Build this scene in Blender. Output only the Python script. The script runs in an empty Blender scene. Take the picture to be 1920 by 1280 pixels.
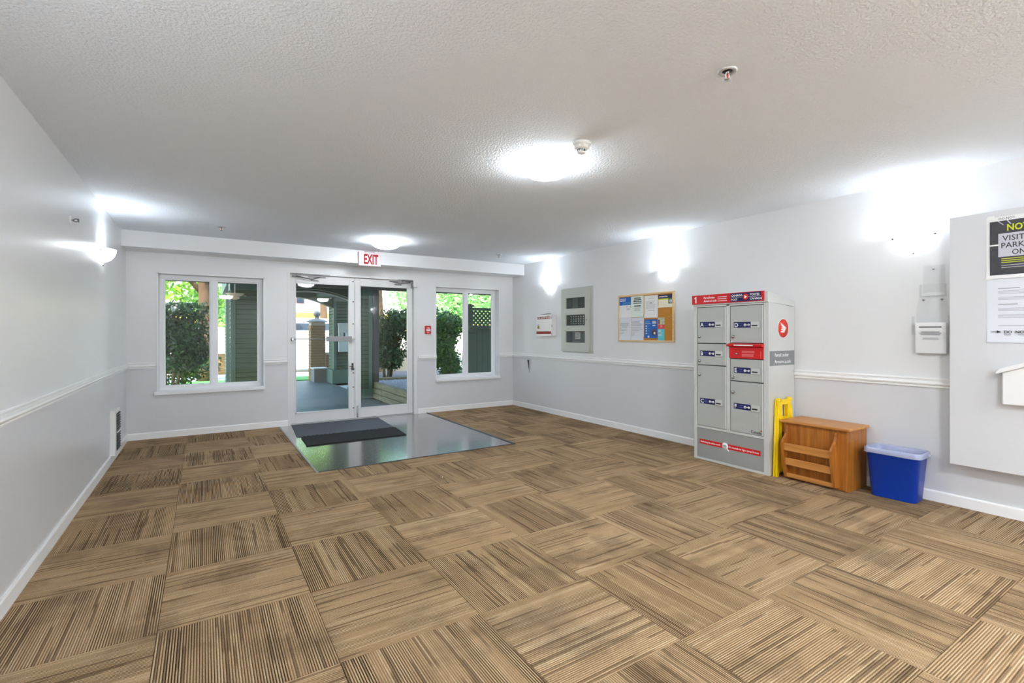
import bpy, bmesh, math, random
import numpy as np
from mathutils import Vector, Matrix
random.seed(7)
C = bpy.context.scene.collection
SC = bpy.context.scene
PI = math.pi

# ------------------------------------------------------------------ camera, world, sun, exposure
cam = bpy.data.cameras.new('camera'); camo = bpy.data.objects.new('camera', cam); C.objects.link(camo)
yaw, pitch, roll = 0.5649, -0.0017, -0.0022
fw = Vector((math.sin(yaw)*math.cos(pitch), math.cos(yaw)*math.cos(pitch), math.sin(pitch)))
rt = Vector((math.cos(yaw), -math.sin(yaw), 0)); up = rt.cross(fw)
r2 = rt*math.cos(roll)+up*math.sin(roll); u2 = -rt*math.sin(roll)+up*math.cos(roll)
M = Matrix((r2, u2, -fw)).transposed().to_4x4(); M.translation = Vector((0, 0, 1.275))
camo.matrix_world = M
cam.sensor_width = 36; cam.sensor_fit = 'HORIZONTAL'; cam.lens = 17.195
cam.shift_x = -0.00117; cam.shift_y = -0.0072; cam.clip_start = 0.05; cam.clip_end = 300
SC.camera = camo
w = bpy.data.worlds.new('sky'); SC.world = w; w.use_nodes = True
nt = w.node_tree; bg = nt.nodes['Background']
sky = nt.nodes.new('ShaderNodeTexSky'); sky.sky_type = 'NISHITA'; sky.sun_disc = False
sky.sun_elevation = math.radians(48); sky.sun_rotation = math.radians(205); sky.dust_density = 2.0
nt.links.new(sky.outputs[0], bg.inputs[0]); bg.inputs[1].default_value = 0.6
sun = bpy.data.lights.new('sun', 'SUN'); suno = bpy.data.objects.new('sun', sun); C.objects.link(suno)
sun.energy = 5.0; sun.angle = 0.009; sun.color = (1, .95, .86)
suno.rotation_euler = Vector((0.36, 0.62, -0.72)).to_track_quat('-Z', 'Y').to_euler()
suno.location = (-6, -10, 14)
LAMP = 1.0                        # common factor on the room lamps and the added fill lamps
DOME_E, DOME_FILL, BOWL_E, SCONCE_W = 18.0*LAMP, 66.0*LAMP, 2.4*LAMP, 2.7*LAMP
LAMP_COL = (.88, .945, 1.0)
vs = SC.view_settings
vs.view_transform = 'Standard'; vs.look = 'None'; vs.gamma = 1; vs.use_curve_mapping = False
vs.exposure = 1.42
SC.cycles.use_denoising = True
SC.cycles.max_bounces = 10; SC.cycles.diffuse_bounces = 6; SC.cycles.transparent_max_bounces = 16

# ------------------------------------------------------------------ room numbers (metres)
XL, XR, YB, H = -0.777, 4.672, 7.385, 2.455
YF = -5.2
YBEAM, ZBEAM = 7.012, 2.2714
CRB, CRT = 0.857, 0.930

# ------------------------------------------------------------------ materials
def srgb(r, g, b):
    f = lambda c: c/12.92 if c <= .04045 else ((c+.055)/1.055)**2.4
    return (f(r/255), f(g/255), f(b/255), 1)
MC = {}
def nmat(name):
    m = bpy.data.materials.new(name); m.use_nodes = True
    return m, m.node_tree, m.node_tree.nodes['Principled BSDF']
def mat(name, col, rough=.5, metal=0, spec=.5, bump=0, bscale=100, var=0, vscale=5, emit=0, coat=0):
    if name in MC: return MC[name]
    m, t, b = nmat(name)
    c = col if len(col) == 4 else (*col, 1)
    b.inputs['Base Color'].default_value = c
    b.inputs['Roughness'].default_value = rough; b.inputs['Metallic'].default_value = metal
    b.inputs['Specular IOR Level'].default_value = spec; b.inputs['Coat Weight'].default_value = coat
    tc = None
    if bump or var: tc = t.nodes.new('ShaderNodeTexCoord')
    if bump:
        n = t.nodes.new('ShaderNodeTexNoise'); n.inputs['Scale'].default_value = bscale; n.inputs['Detail'].default_value = 3
        t.links.new(tc.outputs['Object'], n.inputs['Vector'])
        bp = t.nodes.new('ShaderNodeBump'); bp.inputs['Strength'].default_value = bump; bp.inputs['Distance'].default_value = .01
        t.links.new(n.outputs['Fac'], bp.inputs['Height']); t.links.new(bp.outputs[0], b.inputs['Normal'])
    if var:
        n = t.nodes.new('ShaderNodeTexNoise'); n.inputs['Scale'].default_value = vscale; n.inputs['Detail'].default_value = 4
        t.links.new(tc.outputs['Object'], n.inputs['Vector'])
        mx = t.nodes.new('ShaderNodeMix'); mx.data_type = 'RGBA'
        mx.inputs[6].default_value = tuple(x*(1-var) for x in c[:3])+(1,)
        mx.inputs[7].default_value = tuple(min(1, x*(1+var)) for x in c[:3])+(1,)
        t.links.new(n.outputs['Fac'], mx.inputs[0]); t.links.new(mx.outputs[2], b.inputs['Base Color'])
    if emit:
        b.inputs['Emission Color'].default_value = c; b.inputs['Emission Strength'].default_value = emit
    MC[name] = m
    return m

def math_node(t, op, a=None, b=None, c=None):
    n = t.nodes.new('ShaderNodeMath'); n.operation = op
    for i, v in enumerate((a, b, c)):
        if v is None: continue
        if isinstance(v, (int, float)): n.inputs[i].default_value = v
        else: t.links.new(v, n.inputs[i])
    return n.outputs[0]

def carpet_material():
    m, t, b = nmat('carpet tile')
    L = t.links.new
    tc = t.nodes.new('ShaderNodeTexCoord'); oi = t.nodes.new('ShaderNodeObjectInfo')
    sp = t.nodes.new('ShaderNodeSeparateXYZ'); L(tc.outputs['Object'], sp.inputs[0])
    x, y = sp.outputs[0], sp.outputs[1]
    rnd = oi.outputs['Random']
    rib = math_node(t, 'FLOOR', math_node(t, 'MULTIPLY_ADD', y, 64/.615, 32.0))
    roff = math_node(t, 'MULTIPLY', rnd, 531.7)
    # streaks: noise that is constant across one rib and long along it
    def streak(sx, off, ribs=1.0):
        cmb = t.nodes.new('ShaderNodeCombineXYZ')
        L(math_node(t, 'MULTIPLY_ADD', x, sx, off), cmb.inputs[0])
        L(math_node(t, 'MULTIPLY_ADD', math_node(t, 'FLOOR', math_node(t, 'MULTIPLY', rib, 1/ribs)), 7.31, roff), cmb.inputs[1])
        L(roff, cmb.inputs[2])
        n = t.nodes.new('ShaderNodeTexNoise'); n.inputs['Scale'].default_value = 1.0; n.inputs['Detail'].default_value = 0
        L(cmb.outputs[0], n.inputs['Vector']); return n.outputs['Fac']
    def ramp(v, a, c):
        n = t.nodes.new('ShaderNodeMapRange'); n.inputs[1].default_value = a; n.inputs[2].default_value = c
        L(v, n.inputs[0]); return n.outputs[0]
    dark = ramp(streak(1.5, 3.3), .65, .68)           # dark yarn dashes
    lite = ramp(streak(1.2, 41.0), .60, .66)          # pale dashes
    mid = ramp(streak(.9, 90.0, 5.0), .30, .70)       # soft tonal bands
    band = ramp(streak(.6, 17.0, 6.0), .35, .65)      # where the rib grooves show dark
    # ribs
    fr = math_node(t, 'FRACT', math_node(t, 'MULTIPLY_ADD', y, 64/.615, 32.0))
    tri = math_node(t, 'ABSOLUTE', math_node(t, 'MULTIPLY_ADD', fr, 2.0, -1.0))
    groove = ramp(tri, .40, .75)
    # pile speckle and worn soil
    n1 = t.nodes.new('ShaderNodeTexNoise'); n1.inputs['Scale'].default_value = 260; n1.inputs['Detail'].default_value = 2
    L(tc.outputs['Object'], n1.inputs['Vector'])
    geo = t.nodes.new('ShaderNodeNewGeometry')
    n2 = t.nodes.new('ShaderNodeTexNoise'); n2.inputs['Scale'].default_value = 2.6; n2.inputs['Detail'].default_value = 5; n2.inputs['Roughness'].default_value = .6
    L(geo.outputs['Position'], n2.inputs['Vector'])
    soil = ramp(n2.outputs['Fac'], .50, .70)
    def mix(f, a, c):
        n = t.nodes.new('ShaderNodeMix'); n.data_type = 'RGBA'
        L(f, n.inputs[0])
        for i, v in ((6, a), (7, c)):
            if isinstance(v, tuple): n.inputs[i].default_value = v
            else: L(v, n.inputs[i])
        return n.outputs[2]
    tan, tan2, drk, pale, grv = srgb(194,163,125), srgb(178,147,111), srgb(86,64,44), srgb(214,188,152), srgb(50,36,25)
    c = mix(mid, tan, tan2)
    c = mix(math_node(t, 'MULTIPLY', lite, .45), c, pale)
    c = mix(math_node(t, 'MULTIPLY', dark, .6), c, drk)
    gs = math_node(t, 'MULTIPLY_ADD', rnd, .25, .72)   # some tiles show their ribs more than others
    pa = t.nodes.new('ShaderNodeAttribute'); pa.attribute_type = 'OBJECT'; pa.attribute_name = 'rib'
    gs = math_node(t, 'MULTIPLY', gs, pa.outputs['Fac'])
    gm = math_node(t, 'MULTIPLY', groove, math_node(t, 'MULTIPLY', gs, math_node(t, 'MULTIPLY_ADD', band, .6, .45)))
    c = mix(gm, c, grv)
    c = mix(math_node(t, 'MULTIPLY', soil, .5), c, srgb(80, 66, 50))
    hs = t.nodes.new('ShaderNodeHueSaturation')
    L(math_node(t, 'MULTIPLY_ADD', n1.outputs['Fac'], 1.3, .35), hs.inputs['Value']); L(c, hs.inputs['Color'])
    L(hs.outputs[0], b.inputs['Base Color'])
    b.inputs['Roughness'].default_value = .95; b.inputs['Specular IOR Level'].default_value = .1
    bp = t.nodes.new('ShaderNodeBump'); bp.inputs['Strength'].default_value = .8; bp.inputs['Distance'].default_value = .004
    L(math_node(t, 'MULTIPLY_ADD', n1.outputs['Fac'], .6, math_node(t, 'MULTIPLY', tri, -1.0)), bp.inputs['Height'])
    L(bp.outputs[0], b.inputs['Normal'])
    return m

def wood_material(name, c1, c2, axis=2, scale=1.0, rough=.38):
    m, t, b = nmat(name); L = t.links.new
    tc = t.nodes.new('ShaderNodeTexCoord'); mp = t.nodes.new('ShaderNodeMapping')
    s = [38*scale]*3; s[axis] = 2.2*scale; mp.inputs['Scale'].default_value = s
    L(tc.outputs['Object'], mp.inputs[0])
    n = t.nodes.new('ShaderNodeTexNoise'); n.inputs['Scale'].default_value = 1; n.inputs['Detail'].default_value = 6; n.inputs['Distortion'].default_value = .6
    L(mp.outputs[0], n.inputs['Vector'])
    cr = t.nodes.new('ShaderNodeValToRGB'); cr.color_ramp.elements[0].position = .3; cr.color_ramp.elements[1].position = .7
    cr.color_ramp.elements[0].color = c1; cr.color_ramp.elements[1].color = c2
    L(n.outputs['Fac'], cr.inputs[0]); L(cr.outputs[0], b.inputs['Base Color'])
    b.inputs['Roughness'].default_value = rough
    bp = t.nodes.new('ShaderNodeBump'); bp.inputs['Strength'].default_value = .08; L(n.outputs['Fac'], bp.inputs['Height']); L(bp.outputs[0], b.inputs['Normal'])
    return m

def leaf_material(name, c1, c2, trans=.35):
    m, t, b = nmat(name); L = t.links.new
    g = t.nodes.new('ShaderNodeNewGeometry')
    cr = t.nodes.new('ShaderNodeValToRGB'); cr.color_ramp.elements[0].color = c1; cr.color_ramp.elements[1].color = c2
    L(g.outputs['Random Per Island'], cr.inputs[0]); L(cr.outputs[0], b.inputs['Base Color'])
    b.inputs['Roughness'].default_value = .4
    tr = t.nodes.new('ShaderNodeBsdfTranslucent'); L(cr.outputs[0], tr.inputs[0])
    mx = t.nodes.new('ShaderNodeMixShader'); mx.inputs[0].default_value = trans
    out = t.nodes['Material Output']
    L(b.outputs[0], mx.inputs[1]); L(tr.outputs[0], mx.inputs[2]); L(mx.outputs[0], out.inputs[0])
    return m

def glass_material(name, tint=(.96, .985, .97, 1)):
    m = bpy.data.materials.new(name); m.use_nodes = True; t = m.node_tree; t.nodes.clear()
    o = t.nodes.new('ShaderNodeOutputMaterial'); tr = t.nodes.new('ShaderNodeBsdfTransparent'); tr.inputs[0].default_value = tint
    gl = t.nodes.new('ShaderNodeBsdfGlossy'); gl.inputs['Roughness'].default_value = .02
    lw = t.nodes.new('ShaderNodeLayerWeight'); lw.inputs[0].default_value = .5      # Schlick: same from both sides of the pane
    fr = t.nodes.new('ShaderNodeMath'); fr.operation = 'POWER'; fr.inputs[1].default_value = 4.0; t.links.new(lw.outputs['Facing'], fr.inputs[0])
    f2 = t.nodes.new('ShaderNodeMath'); f2.operation = 'MULTIPLY_ADD'; f2.inputs[1].default_value = .9; f2.inputs[2].default_value = .022; t.links.new(fr.outputs[0], f2.inputs[0]); fr = f2
    mx = t.nodes.new('ShaderNodeMixShader')
    t.links.new(fr.outputs[0], mx.inputs[0]); t.links.new(tr.outputs[0], mx.inputs[1]); t.links.new(gl.outputs[0], mx.inputs[2])
    t.links.new(mx.outputs[0], o.inputs[0]); return m

M_UP = mat('wall paint upper', srgb(228,229,230), .28, bump=.05, bscale=60, spec=.4)
M_LOW = mat('wall paint lower', srgb(215,216,219), .28, bump=.05, bscale=60, spec=.4)
M_CEIL = mat('stipple ceiling', srgb(236,242,249), .95, bump=.7, bscale=75)
M_TRIM = mat('white trim', srgb(240,240,240), .3)
M_VINYLF = mat('white window vinyl', srgb(238,239,240), .3)
M_ALU = mat('pale aluminium', srgb(226,226,226), .32, spec=.5)
M_ALUD = mat('brushed aluminium', srgb(176,176,178), .35, metal=.7)
M_GREYMET = mat('grey metal', srgb(120,120,124), .4, metal=.5)
M_DARK = mat('dark metal', srgb(34,34,36), .4)
M_BLACK = mat('black', srgb(18,18,20), .5)
M_STEEL = mat('steel', srgb(190,190,190), .25, metal=1)
M_WHITEP = mat('white plastic', srgb(238,238,236), .35)
M_PAPER = mat('paper', srgb(236,236,236), .7)
M_PAPERB = mat('bluish paper', srgb(224,228,236), .7)
M_PAPERG = mat('greenish paper', srgb(226,238,228), .7)
M_INK = mat('ink', srgb(60,60,64), .7)
M_INKG = mat('grey ink', srgb(168,168,174), .7)
M_BLUEP = mat('print blue', srgb(24,102,190), .6)
M_NAVY = mat('print navy', srgb(14,16,84), .5)
M_NAVY2 = mat('print dark navy', srgb(40,44,84), .6)
M_YELP = mat('print yellow green', srgb(206,214,40), .6)
M_RED = mat('signal red', srgb(206,14,22), .35)
M_ORED = mat('emblem red', srgb(222,52,34), .5)
M_REDP = mat('print red', srgb(226,70,66), .6)
M_TEAL = mat('print teal', srgb(96,196,206), .6)
M_GREENP = mat('print green photo', srgb(98,124,72), .6, var=.6, vscale=90)
M_BROWNP = mat('print brown', srgb(120,70,70), .6)
M_WHITE = mat('print white', srgb(244,244,246), .5)
M_PINK = mat('print pink', srgb(232,150,150), .6)
M_DKPOST = mat('poster dark', srgb(62,62,68), .45, var=.35, vscale=22)
M_LAV = mat('poster lavender', srgb(196,196,206), .5)
M_CORK = mat('cork', srgb(196,136,56), .9, bump=.2, bscale=200, var=.15, vscale=120)
M_PALEW = wood_material('pale wood frame', srgb(216,184,136), srgb(232,206,160), 1)
M_LOCK = mat('locker grey', srgb(206,208,205), .33, metal=.1)
M_LOCKD = mat('locker door grey', srgb(182,185,181), .38, metal=.1)
M_LOCKB = mat('locker kick panel grey', srgb(164,167,167), .25, metal=.2)
M_GREYD = mat('decal grey', srgb(132,136,138), .5)
M_ANN = mat('panel enamel', srgb(190,194,186), .35)
M_OAKV = wood_material('oak upright grain', srgb(146,84,26), srgb(184,116,42), 2)
M_OAKH = wood_material('oak level grain', srgb(178,114,52), srgb(206,144,76), 1)
M_YEL = mat('yellow plastic', srgb(250,212,4), .35)
M_BLUE = mat('blue plastic', srgb(8,64,184), .32)
M_CARPET = carpet_material()
M_GLASS = glass_material('pane glass')
M_ACRYL = glass_material('clear acrylic', (.985, .988, .988, 1))
M_MATB = mat('black carpet mat', srgb(26,27,28), .95, bump=.8, bscale=260, var=.5, vscale=200)
M_FL = mat('underlay', srgb(70, 56, 42), .9)
M_GREEN = mat('sage siding', srgb(74,94,74), .6)
M_SIDESHADE = mat('siding gap shade', srgb(24,34,28), .8)  # pier core darkened so the shadow lines between boards are in its colour
M_GREEN2 = mat('sage trim', srgb(84,112,100), .55)
M_GTRIM = mat('pale trim', srgb(206,214,208), .5)
M_POST = mat('grey brown post', srgb(84,86,82), .7)
M_FENCE = mat('dark green fence', srgb(48,68,58), .7, var=.2, vscale=8)
M_TIMBER = wood_material('weathered timber', srgb(118,110,84), srgb(160,152,122), 1, rough=.8)
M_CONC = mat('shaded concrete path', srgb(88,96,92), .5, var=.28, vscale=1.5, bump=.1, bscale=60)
M_SOIL = mat('bark mulch', srgb(96,92,88), .95, var=.5, vscale=24, bump=.8, bscale=40)
M_GRAV = mat('pale gravel', srgb(176,180,186), .9, var=.25, vscale=30)
M_BRICK = mat('tan brick', srgb(124,98,58), .85, var=.22, vscale=9)
M_MORT = mat('mortar', srgb(176,166,146), .9)
M_LAWN = mat('lawn green', srgb(70,140,66), .9, var=.3, vscale=9, bump=.6, bscale=80)
M_ROAD = mat('road asphalt', srgb(140,150,160), .85, var=.1, vscale=3)
M_YARD = mat('sunny paving', srgb(206,204,196), .9, var=.08, vscale=2)
M_BARK = mat('bark', srgb(82,62,44), .95, var=.5, vscale=5, bump=.8, bscale=20)
M_STEM = mat('shrub stems', srgb(110,104,80), .9, var=.3, vscale=12)
M_LEAFD = leaf_material('dark laurel leaves', srgb(22,50,26), srgb(72,116,58), .25)
M_LEAFM = leaf_material('mid green leaves', srgb(34,74,26), srgb(92,140,56), .3)
M_LEAFL = leaf_material('lime tree leaves', srgb(70,128,20), srgb(146,190,52), .5)
M_LEAFP = leaf_material('pale tree leaves', srgb(92,152,84), srgb(176,212,136), .5)
M_VANW = mat('van white', srgb(240,240,240), .3)
M_VANG = mat('van glass', srgb(60,70,84), .1)
M_BYEL = mat('yellow render', srgb(232,198,84), .8)
M_BWHT = mat('white render', srgb(240,234,226), .8)
M_OPAL = mat('opal diffuser', LAMP_COL, .3, emit=DOME_E)
M_OPALFILL = mat('fill opal diffuser', LAMP_COL, .3, emit=DOME_FILL)  # stronger glow for the unseen domes added as fill
M_BOWL = mat('frosted bowl glass', LAMP_COL, .3, emit=BOWL_E)
M_EXITF = mat('exit face', srgb(236,214,216), .4)
M_EXITR = mat('exit letters', srgb(168,0,26), .5, spec=.2)
M_PEND = mat('pendant bowl', srgb(240,220,190), .4)
M_LINER = mat('liner film', srgb(206,212,232), .3)

def vinyl_material():
    m, t, b = nmat('vinyl plank sheet'); L = t.links.new
    tc = t.nodes.new('ShaderNodeTexCoord'); mp = t.nodes.new('ShaderNodeMapping'); mp.inputs['Scale'].default_value = (3, 60, 1)
    L(tc.outputs['Object'], mp.inputs[0])
    n = t.nodes.new('ShaderNodeTexNoise'); n.inputs['Scale'].default_value = 1; n.inputs['Detail'].default_value = 5
    L(mp.outputs[0], n.inputs['Vector'])
    cr = t.nodes.new('ShaderNodeValToRGB'); cr.color_ramp.elements[0].color = srgb(78,73,72); cr.color_ramp.elements[1].color = srgb(104,98,95)
    L(n.outputs['Fac'], cr.inputs[0]); L(cr.outputs[0], b.inputs['Base Color'])
    b.inputs['Roughness'].default_value = .2; b.inputs['Specular IOR Level'].default_value = .8; b.inputs['Coat Weight'].default_value = 1.0; b.inputs['Coat Roughness'].default_value = .14
    bp = t.nodes.new('ShaderNodeBump'); bp.inputs['Strength'].default_value = .04; L(n.outputs['Fac'], bp.inputs['Height']); L(bp.outputs[0], b.inputs['Normal'])
    return m
M_VINYL = vinyl_material()
def chevron_material():
    m, t, b = nmat('ribbed scraper mat'); L = t.links.new
    tc = t.nodes.new('ShaderNodeTexCoord'); sp = t.nodes.new('ShaderNodeSeparateXYZ'); L(tc.outputs['Object'], sp.inputs[0])
    zig = math_node(t, 'PINGPONG', math_node(t, 'MULTIPLY', sp.outputs[0], 1.0), .05)
    v = math_node(t, 'FRACT', math_node(t, 'MULTIPLY', math_node(t, 'ADD', sp.outputs[1], zig), 22.0))
    f = math_node(t, 'GREATER_THAN', v, .5)
    mx = t.nodes.new('ShaderNodeMix'); mx.data_type = 'RGBA'; mx.inputs[6].default_value = srgb(50,52,56); mx.inputs[7].default_value = srgb(104,107,114)  # both greys lightened, the mat's sheen is in the colour
    L(f, mx.inputs[0]); L(mx.outputs[2], b.inputs['Base Color']); b.inputs['Roughness'].default_value = .8
    bp = t.nodes.new('ShaderNodeBump'); bp.inputs['Strength'].default_value = .6; bp.inputs['Distance'].default_value = .004; L(f, bp.inputs['Height']); L(bp.outputs[0], b.inputs['Normal'])
    return m
M_CHEV = chevron_material()

# ------------------------------------------------------------------ geometry helpers
class Fr:                                   # an oriented frame: origin, u (right), v (up), n (towards the viewer)
    def __init__(s, o, u, v, n): s.o, s.u, s.v, s.n = Vector(o), Vector(u), Vector(v), Vector(n)
    def p(s, a, b, c=0): return s.o+s.u*a+s.v*b+s.n*c
WORLD = Fr((0,0,0), (1,0,0), (0,1,0), (0,0,1))
def RW(y0, z0, x=XR): return Fr((x, y0, z0), (0,-1,0), (0,0,1), (-1,0,0))      # right wall, u runs towards the camera
def LW(y0, z0, x=XL): return Fr((x, y0, z0), (0,1,0), (0,0,1), (1,0,0))
def BW(x0, z0, y=YB): return Fr((x0, y, z0), (1,0,0), (0,0,1), (0,-1,0))

class MB:
    def __init__(s): s.bm = bmesh.new(); s.mats = []
    def mi(s, m):
        if m is None: return 0
        if m not in s.mats: s.mats.append(m)
        return s.mats.index(m)
    def _fin(s, verts, bev, m, seg=2):
        fs = set(f for v in verts for f in v.link_faces)
        i = s.mi(m)
        for f in fs: f.material_index = i
        if bev > 0:
            es = list(set(e for v in verts for e in v.link_edges))
            r = bmesh.ops.bevel(s.bm, geom=es, offset=bev, segments=seg, affect='EDGES', profile=.5, clamp_overlap=True)
            for f in r['faces']: f.material_index = i
    def box(s, a0, a1, b0, b1, c0, c1, m=None, bev=0, fr=WORLD, seg=2):
        vs = [s.bm.verts.new(fr.p(a, b, c)) for a in (a0, a1) for b in (b0, b1) for c in (c0, c1)]
        for q in ((0,1,3,2), (4,6,7,5), (0,4,5,1), (2,3,7,6), (0,2,6,4), (1,5,7,3)): s.bm.faces.new([vs[k] for k in q])
        s._fin(vs, bev, m, seg); return s
    def prism(s, pts, c0, c1, m=None, fr=WORLD, bev=0):       # polygon in (u,v), extruded along n
        A = [s.bm.verts.new(fr.p(a, b, c0)) for a, b in pts]; B = [s.bm.verts.new(fr.p(a, b, c1)) for a, b in pts]
        n = len(pts)
        s.bm.faces.new(A[::-1]); s.bm.faces.new(B)
        for k in range(n): s.bm.faces.new((A[k], A[(k+1) % n], B[(k+1) % n], B[k]))
        s._fin(A+B, bev, m); return s
    def lathe(s, prof, n=24, m=None, fr=WORLD, a0=0, a1=2*PI, su=1, sv=1):   # prof: (radius, along n)
        full = abs(a1-a0-2*PI) < 1e-6
        rings = []
        cnt = n if full else n+1
        for r, h in prof:
            if r < 1e-6: rings.append([s.bm.verts.new(fr.p(0, 0, h))]); continue
            rings.append([s.bm.verts.new(fr.p(r*math.cos(a0+(a1-a0)*k/n)*su, r*math.sin(a0+(a1-a0)*k/n)*sv, h)) for k in range(cnt)])
        i = s.mi(m)
        for A, B in zip(rings, rings[1:]):
            rng = range(n)
            for k in rng:
                k2 = (k+1) % cnt if full else k+1
                if len(A) == 1 and len(B) == 1: continue
                if len(A) == 1: f = (A[0], B[k], B[k2])
                elif len(B) == 1: f = (A[k], B[0], A[k2])
                else: f = (A[k], B[k], B[k2], A[k2])
                fc = s.bm.faces.new(f); fc.material_index = i; fc.smooth = True
        return s
    def cyl(s, r, h0, h1, m=None, fr=WORLD, n=16):
        return s.lathe([(0, h0), (r, h0), (r, h1), (0, h1)], n, m, fr)
    def tube(s, pts, rad, m=None, n=6):
        pts = [Vector(p) for p in pts]; i = s.mi(m); prev = None
        for k, p in enumerate(pts):
            d = (pts[min(k+1, len(pts)-1)]-pts[max(k-1, 0)]).normalized()
            a = d.orthogonal().normalized() if prev is None else (prev-d*prev.dot(d)).normalized()
            prev = a; bb = d.cross(a)
            r = rad[k] if isinstance(rad, (list, tuple)) else rad
            ring = [s.bm.verts.new(p+(a*math.cos(2*PI*j/n)+bb*math.sin(2*PI*j/n))*r) for j in range(n)]
            if k == 0: s.bm.faces.new(ring[::-1]).material_index = i
            else:
                for j in range(n):
                    f = s.bm.faces.new((last[j], last[(j+1) % n], ring[(j+1) % n], ring[j])); f.material_index = i; f.smooth = True
            last = ring
        s.bm.faces.new(last).material_index = i
        return s
    def text(s, txt, fr, a, b, c, size, m=None, align='LEFT', sx=1.0, bold=0.0, width=None, depth=.0004):
        cu = bpy.data.curves.new('t', 'FONT'); cu.body = txt; cu.size = size; cu.align_x = align; cu.extrude = depth; cu.offset = bold; cu.resolution_u = 2
        o = bpy.data.objects.new('t', cu); C.objects.link(o)
        me = bpy.data.meshes.new_from_object(o.evaluated_get(bpy.context.evaluated_depsgraph_get()))
        bpy.data.objects.remove(o); bpy.data.curves.remove(cu)
        if width and me.vertices:
            xs = [v.co.x for v in me.vertices]; sx = width/(max(xs)-min(xs))
        vs = [s.bm.verts.new(fr.p(a+v.co.x*sx, b+v.co.y, c+v.co.z)) for v in me.vertices]
        i = s.mi(m)
        for p in me.polygons:
            try: s.bm.faces.new([vs[k] for k in p.vertices]).material_index = i
            except ValueError: pass
        bpy.data.meshes.remove(me); return s
    def lines(s, fr, a0, a1, btop, bbot, n, c=.0006, m=None, h=.35, rag=.4, center=False):   # rows of small print
        st = (btop-bbot)/n
        for k in range(n):
            w_ = (a1-a0)*(1-random.random()*rag); b = btop-st*(k+.5)
            x0 = a0 if not center else (a0+a1)/2-w_/2
            s.box(x0, x0+w_, b-st*h/2, b+st*h/2, c, c+.0003, m, fr=fr)
        return s
    def build(s, name, m=None, parent=None, loc=None, smooth=False, norm=True, **pr):
        me = bpy.data.meshes.new(name)
        o = bpy.data.objects.new(name, me); C.objects.link(o)
        base = Vector((0,0,0)); q = parent
        while q is not None: base += q.location; q = q.parent
        if loc is not None: lc = Vector(loc)-base; base = Vector(loc); o.location = lc
        bmesh.ops.translate(s.bm, verts=s.bm.verts, vec=-base)
        if norm: bmesh.ops.recalc_face_normals(s.bm, faces=s.bm.faces)
        if smooth:
            for f in s.bm.faces: f.smooth = True
        s.bm.to_mesh(me); s.bm.free()
        for mm in (s.mats or [m]):
            if mm: me.materials.append(mm)
        if parent: o.parent = parent
        for k, v in pr.items(): o[k] = v
        return o

def B(*a, **k): return MB().box(*a, **k)
def tag(o, label, cat, group=None, kind=None):
    o['label'] = label; o['category'] = cat
    if group: o['group'] = group
    if kind: o['kind'] = kind
    return o
def thing(name, label, cat, loc, group=None, kind=None):
    o = bpy.data.objects.new(name, None); C.objects.link(o); o.location = loc; o.empty_display_size = .1
    return tag(o, label, cat, group, kind)

# ------------------------------------------------------------------ room shell
# floor: underlay slab with every carpet tile, the vinyl entrance sheet and its edge strips as parts
fl = B(XL-.1, XR+.1, YF-.1, YB+.2, -.12, -.008).build('floor', M_FL)
tag(fl, 'brown striped carpet tile floor with a grey vinyl patch at the entrance doors', 'floor', kind='structure')
PT = .615; VX0, VX1, VY0 = .876, 3.03, 4.76
def cut(rect, hole):
    x0, x1, y0, y1 = rect; a, b, c, d = hole
    if x1 <= a or x0 >= b or y1 <= c or y0 >= d: return [rect]
    out = []
    if y0 < c: out.append((x0, x1, y0, c))
    if y1 > d: out.append((x0, x1, d, y1))
    yy0, yy1 = max(y0, c), min(y1, d)
    if x0 < a: out.append((x0, a, yy0, yy1))
    if x1 > b: out.append((b, x1, yy0, yy1))
    return out
for i in range(-1, 8):
    for j in range(-10, 11):
        cx, cy = -.17+PT*(i+.5), .73+PT*(j+.5)
        g = .0012
        rect = (max(cx-PT/2+g, XL), min(cx+PT/2-g, XR), max(cy-PT/2+g, YF), min(cy+PT/2-g, YB))
        if rect[1]-rect[0] < .01 or rect[3]-rect[2] < .01: continue
        rects = [r for r in cut(rect, (VX0, VX1, VY0, 9)) if r[1]-r[0] > .004 and r[3]-r[2] > .004]
        if not rects: continue
        mb = MB()
        for r in rects:
            dz = random.uniform(-.0006, .0006)
            mb.box(r[0], r[1], r[2], r[3], -.008, dz)
        along_y = (i+j) % 2 == 0
        o = mb.build('carpet_tile', M_CARPET, fl, loc=(cx, cy, 0))
        if along_y:
            o.rotation_euler.z = PI/2
            for v in o.data.vertices: v.co = (v.co.y, -v.co.x, v.co.z)
        o['rib'] = 1.3 if along_y else .72
B(VX0+.012, VX1-.012, VY0+.01, YB+.03, -.008, .0015).build('vinyl_sheet', M_VINYL, fl, label='grey wood-look vinyl sheet inside the doors', loc=(1.95, 6, 0))
B(VX0-.006, VX0+.014, VY0-.004, YB-.02, -.008, .006, bev=.002).build('edge_strip', M_ALUD, fl, label='silver metal edge strip')
B(VX1-.014, VX1+.014, VY0-.004, YB-.02, -.008, .007, bev=.002).build('edge_strip', M_DARK, fl, label='dark edge strip')
B(VX0+.014, VX1-.014, VY0-.006, VY0+.012, -.008, .005, bev=.002).build('edge_strip', M_DARK, fl, label='dark edge strip')

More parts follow.
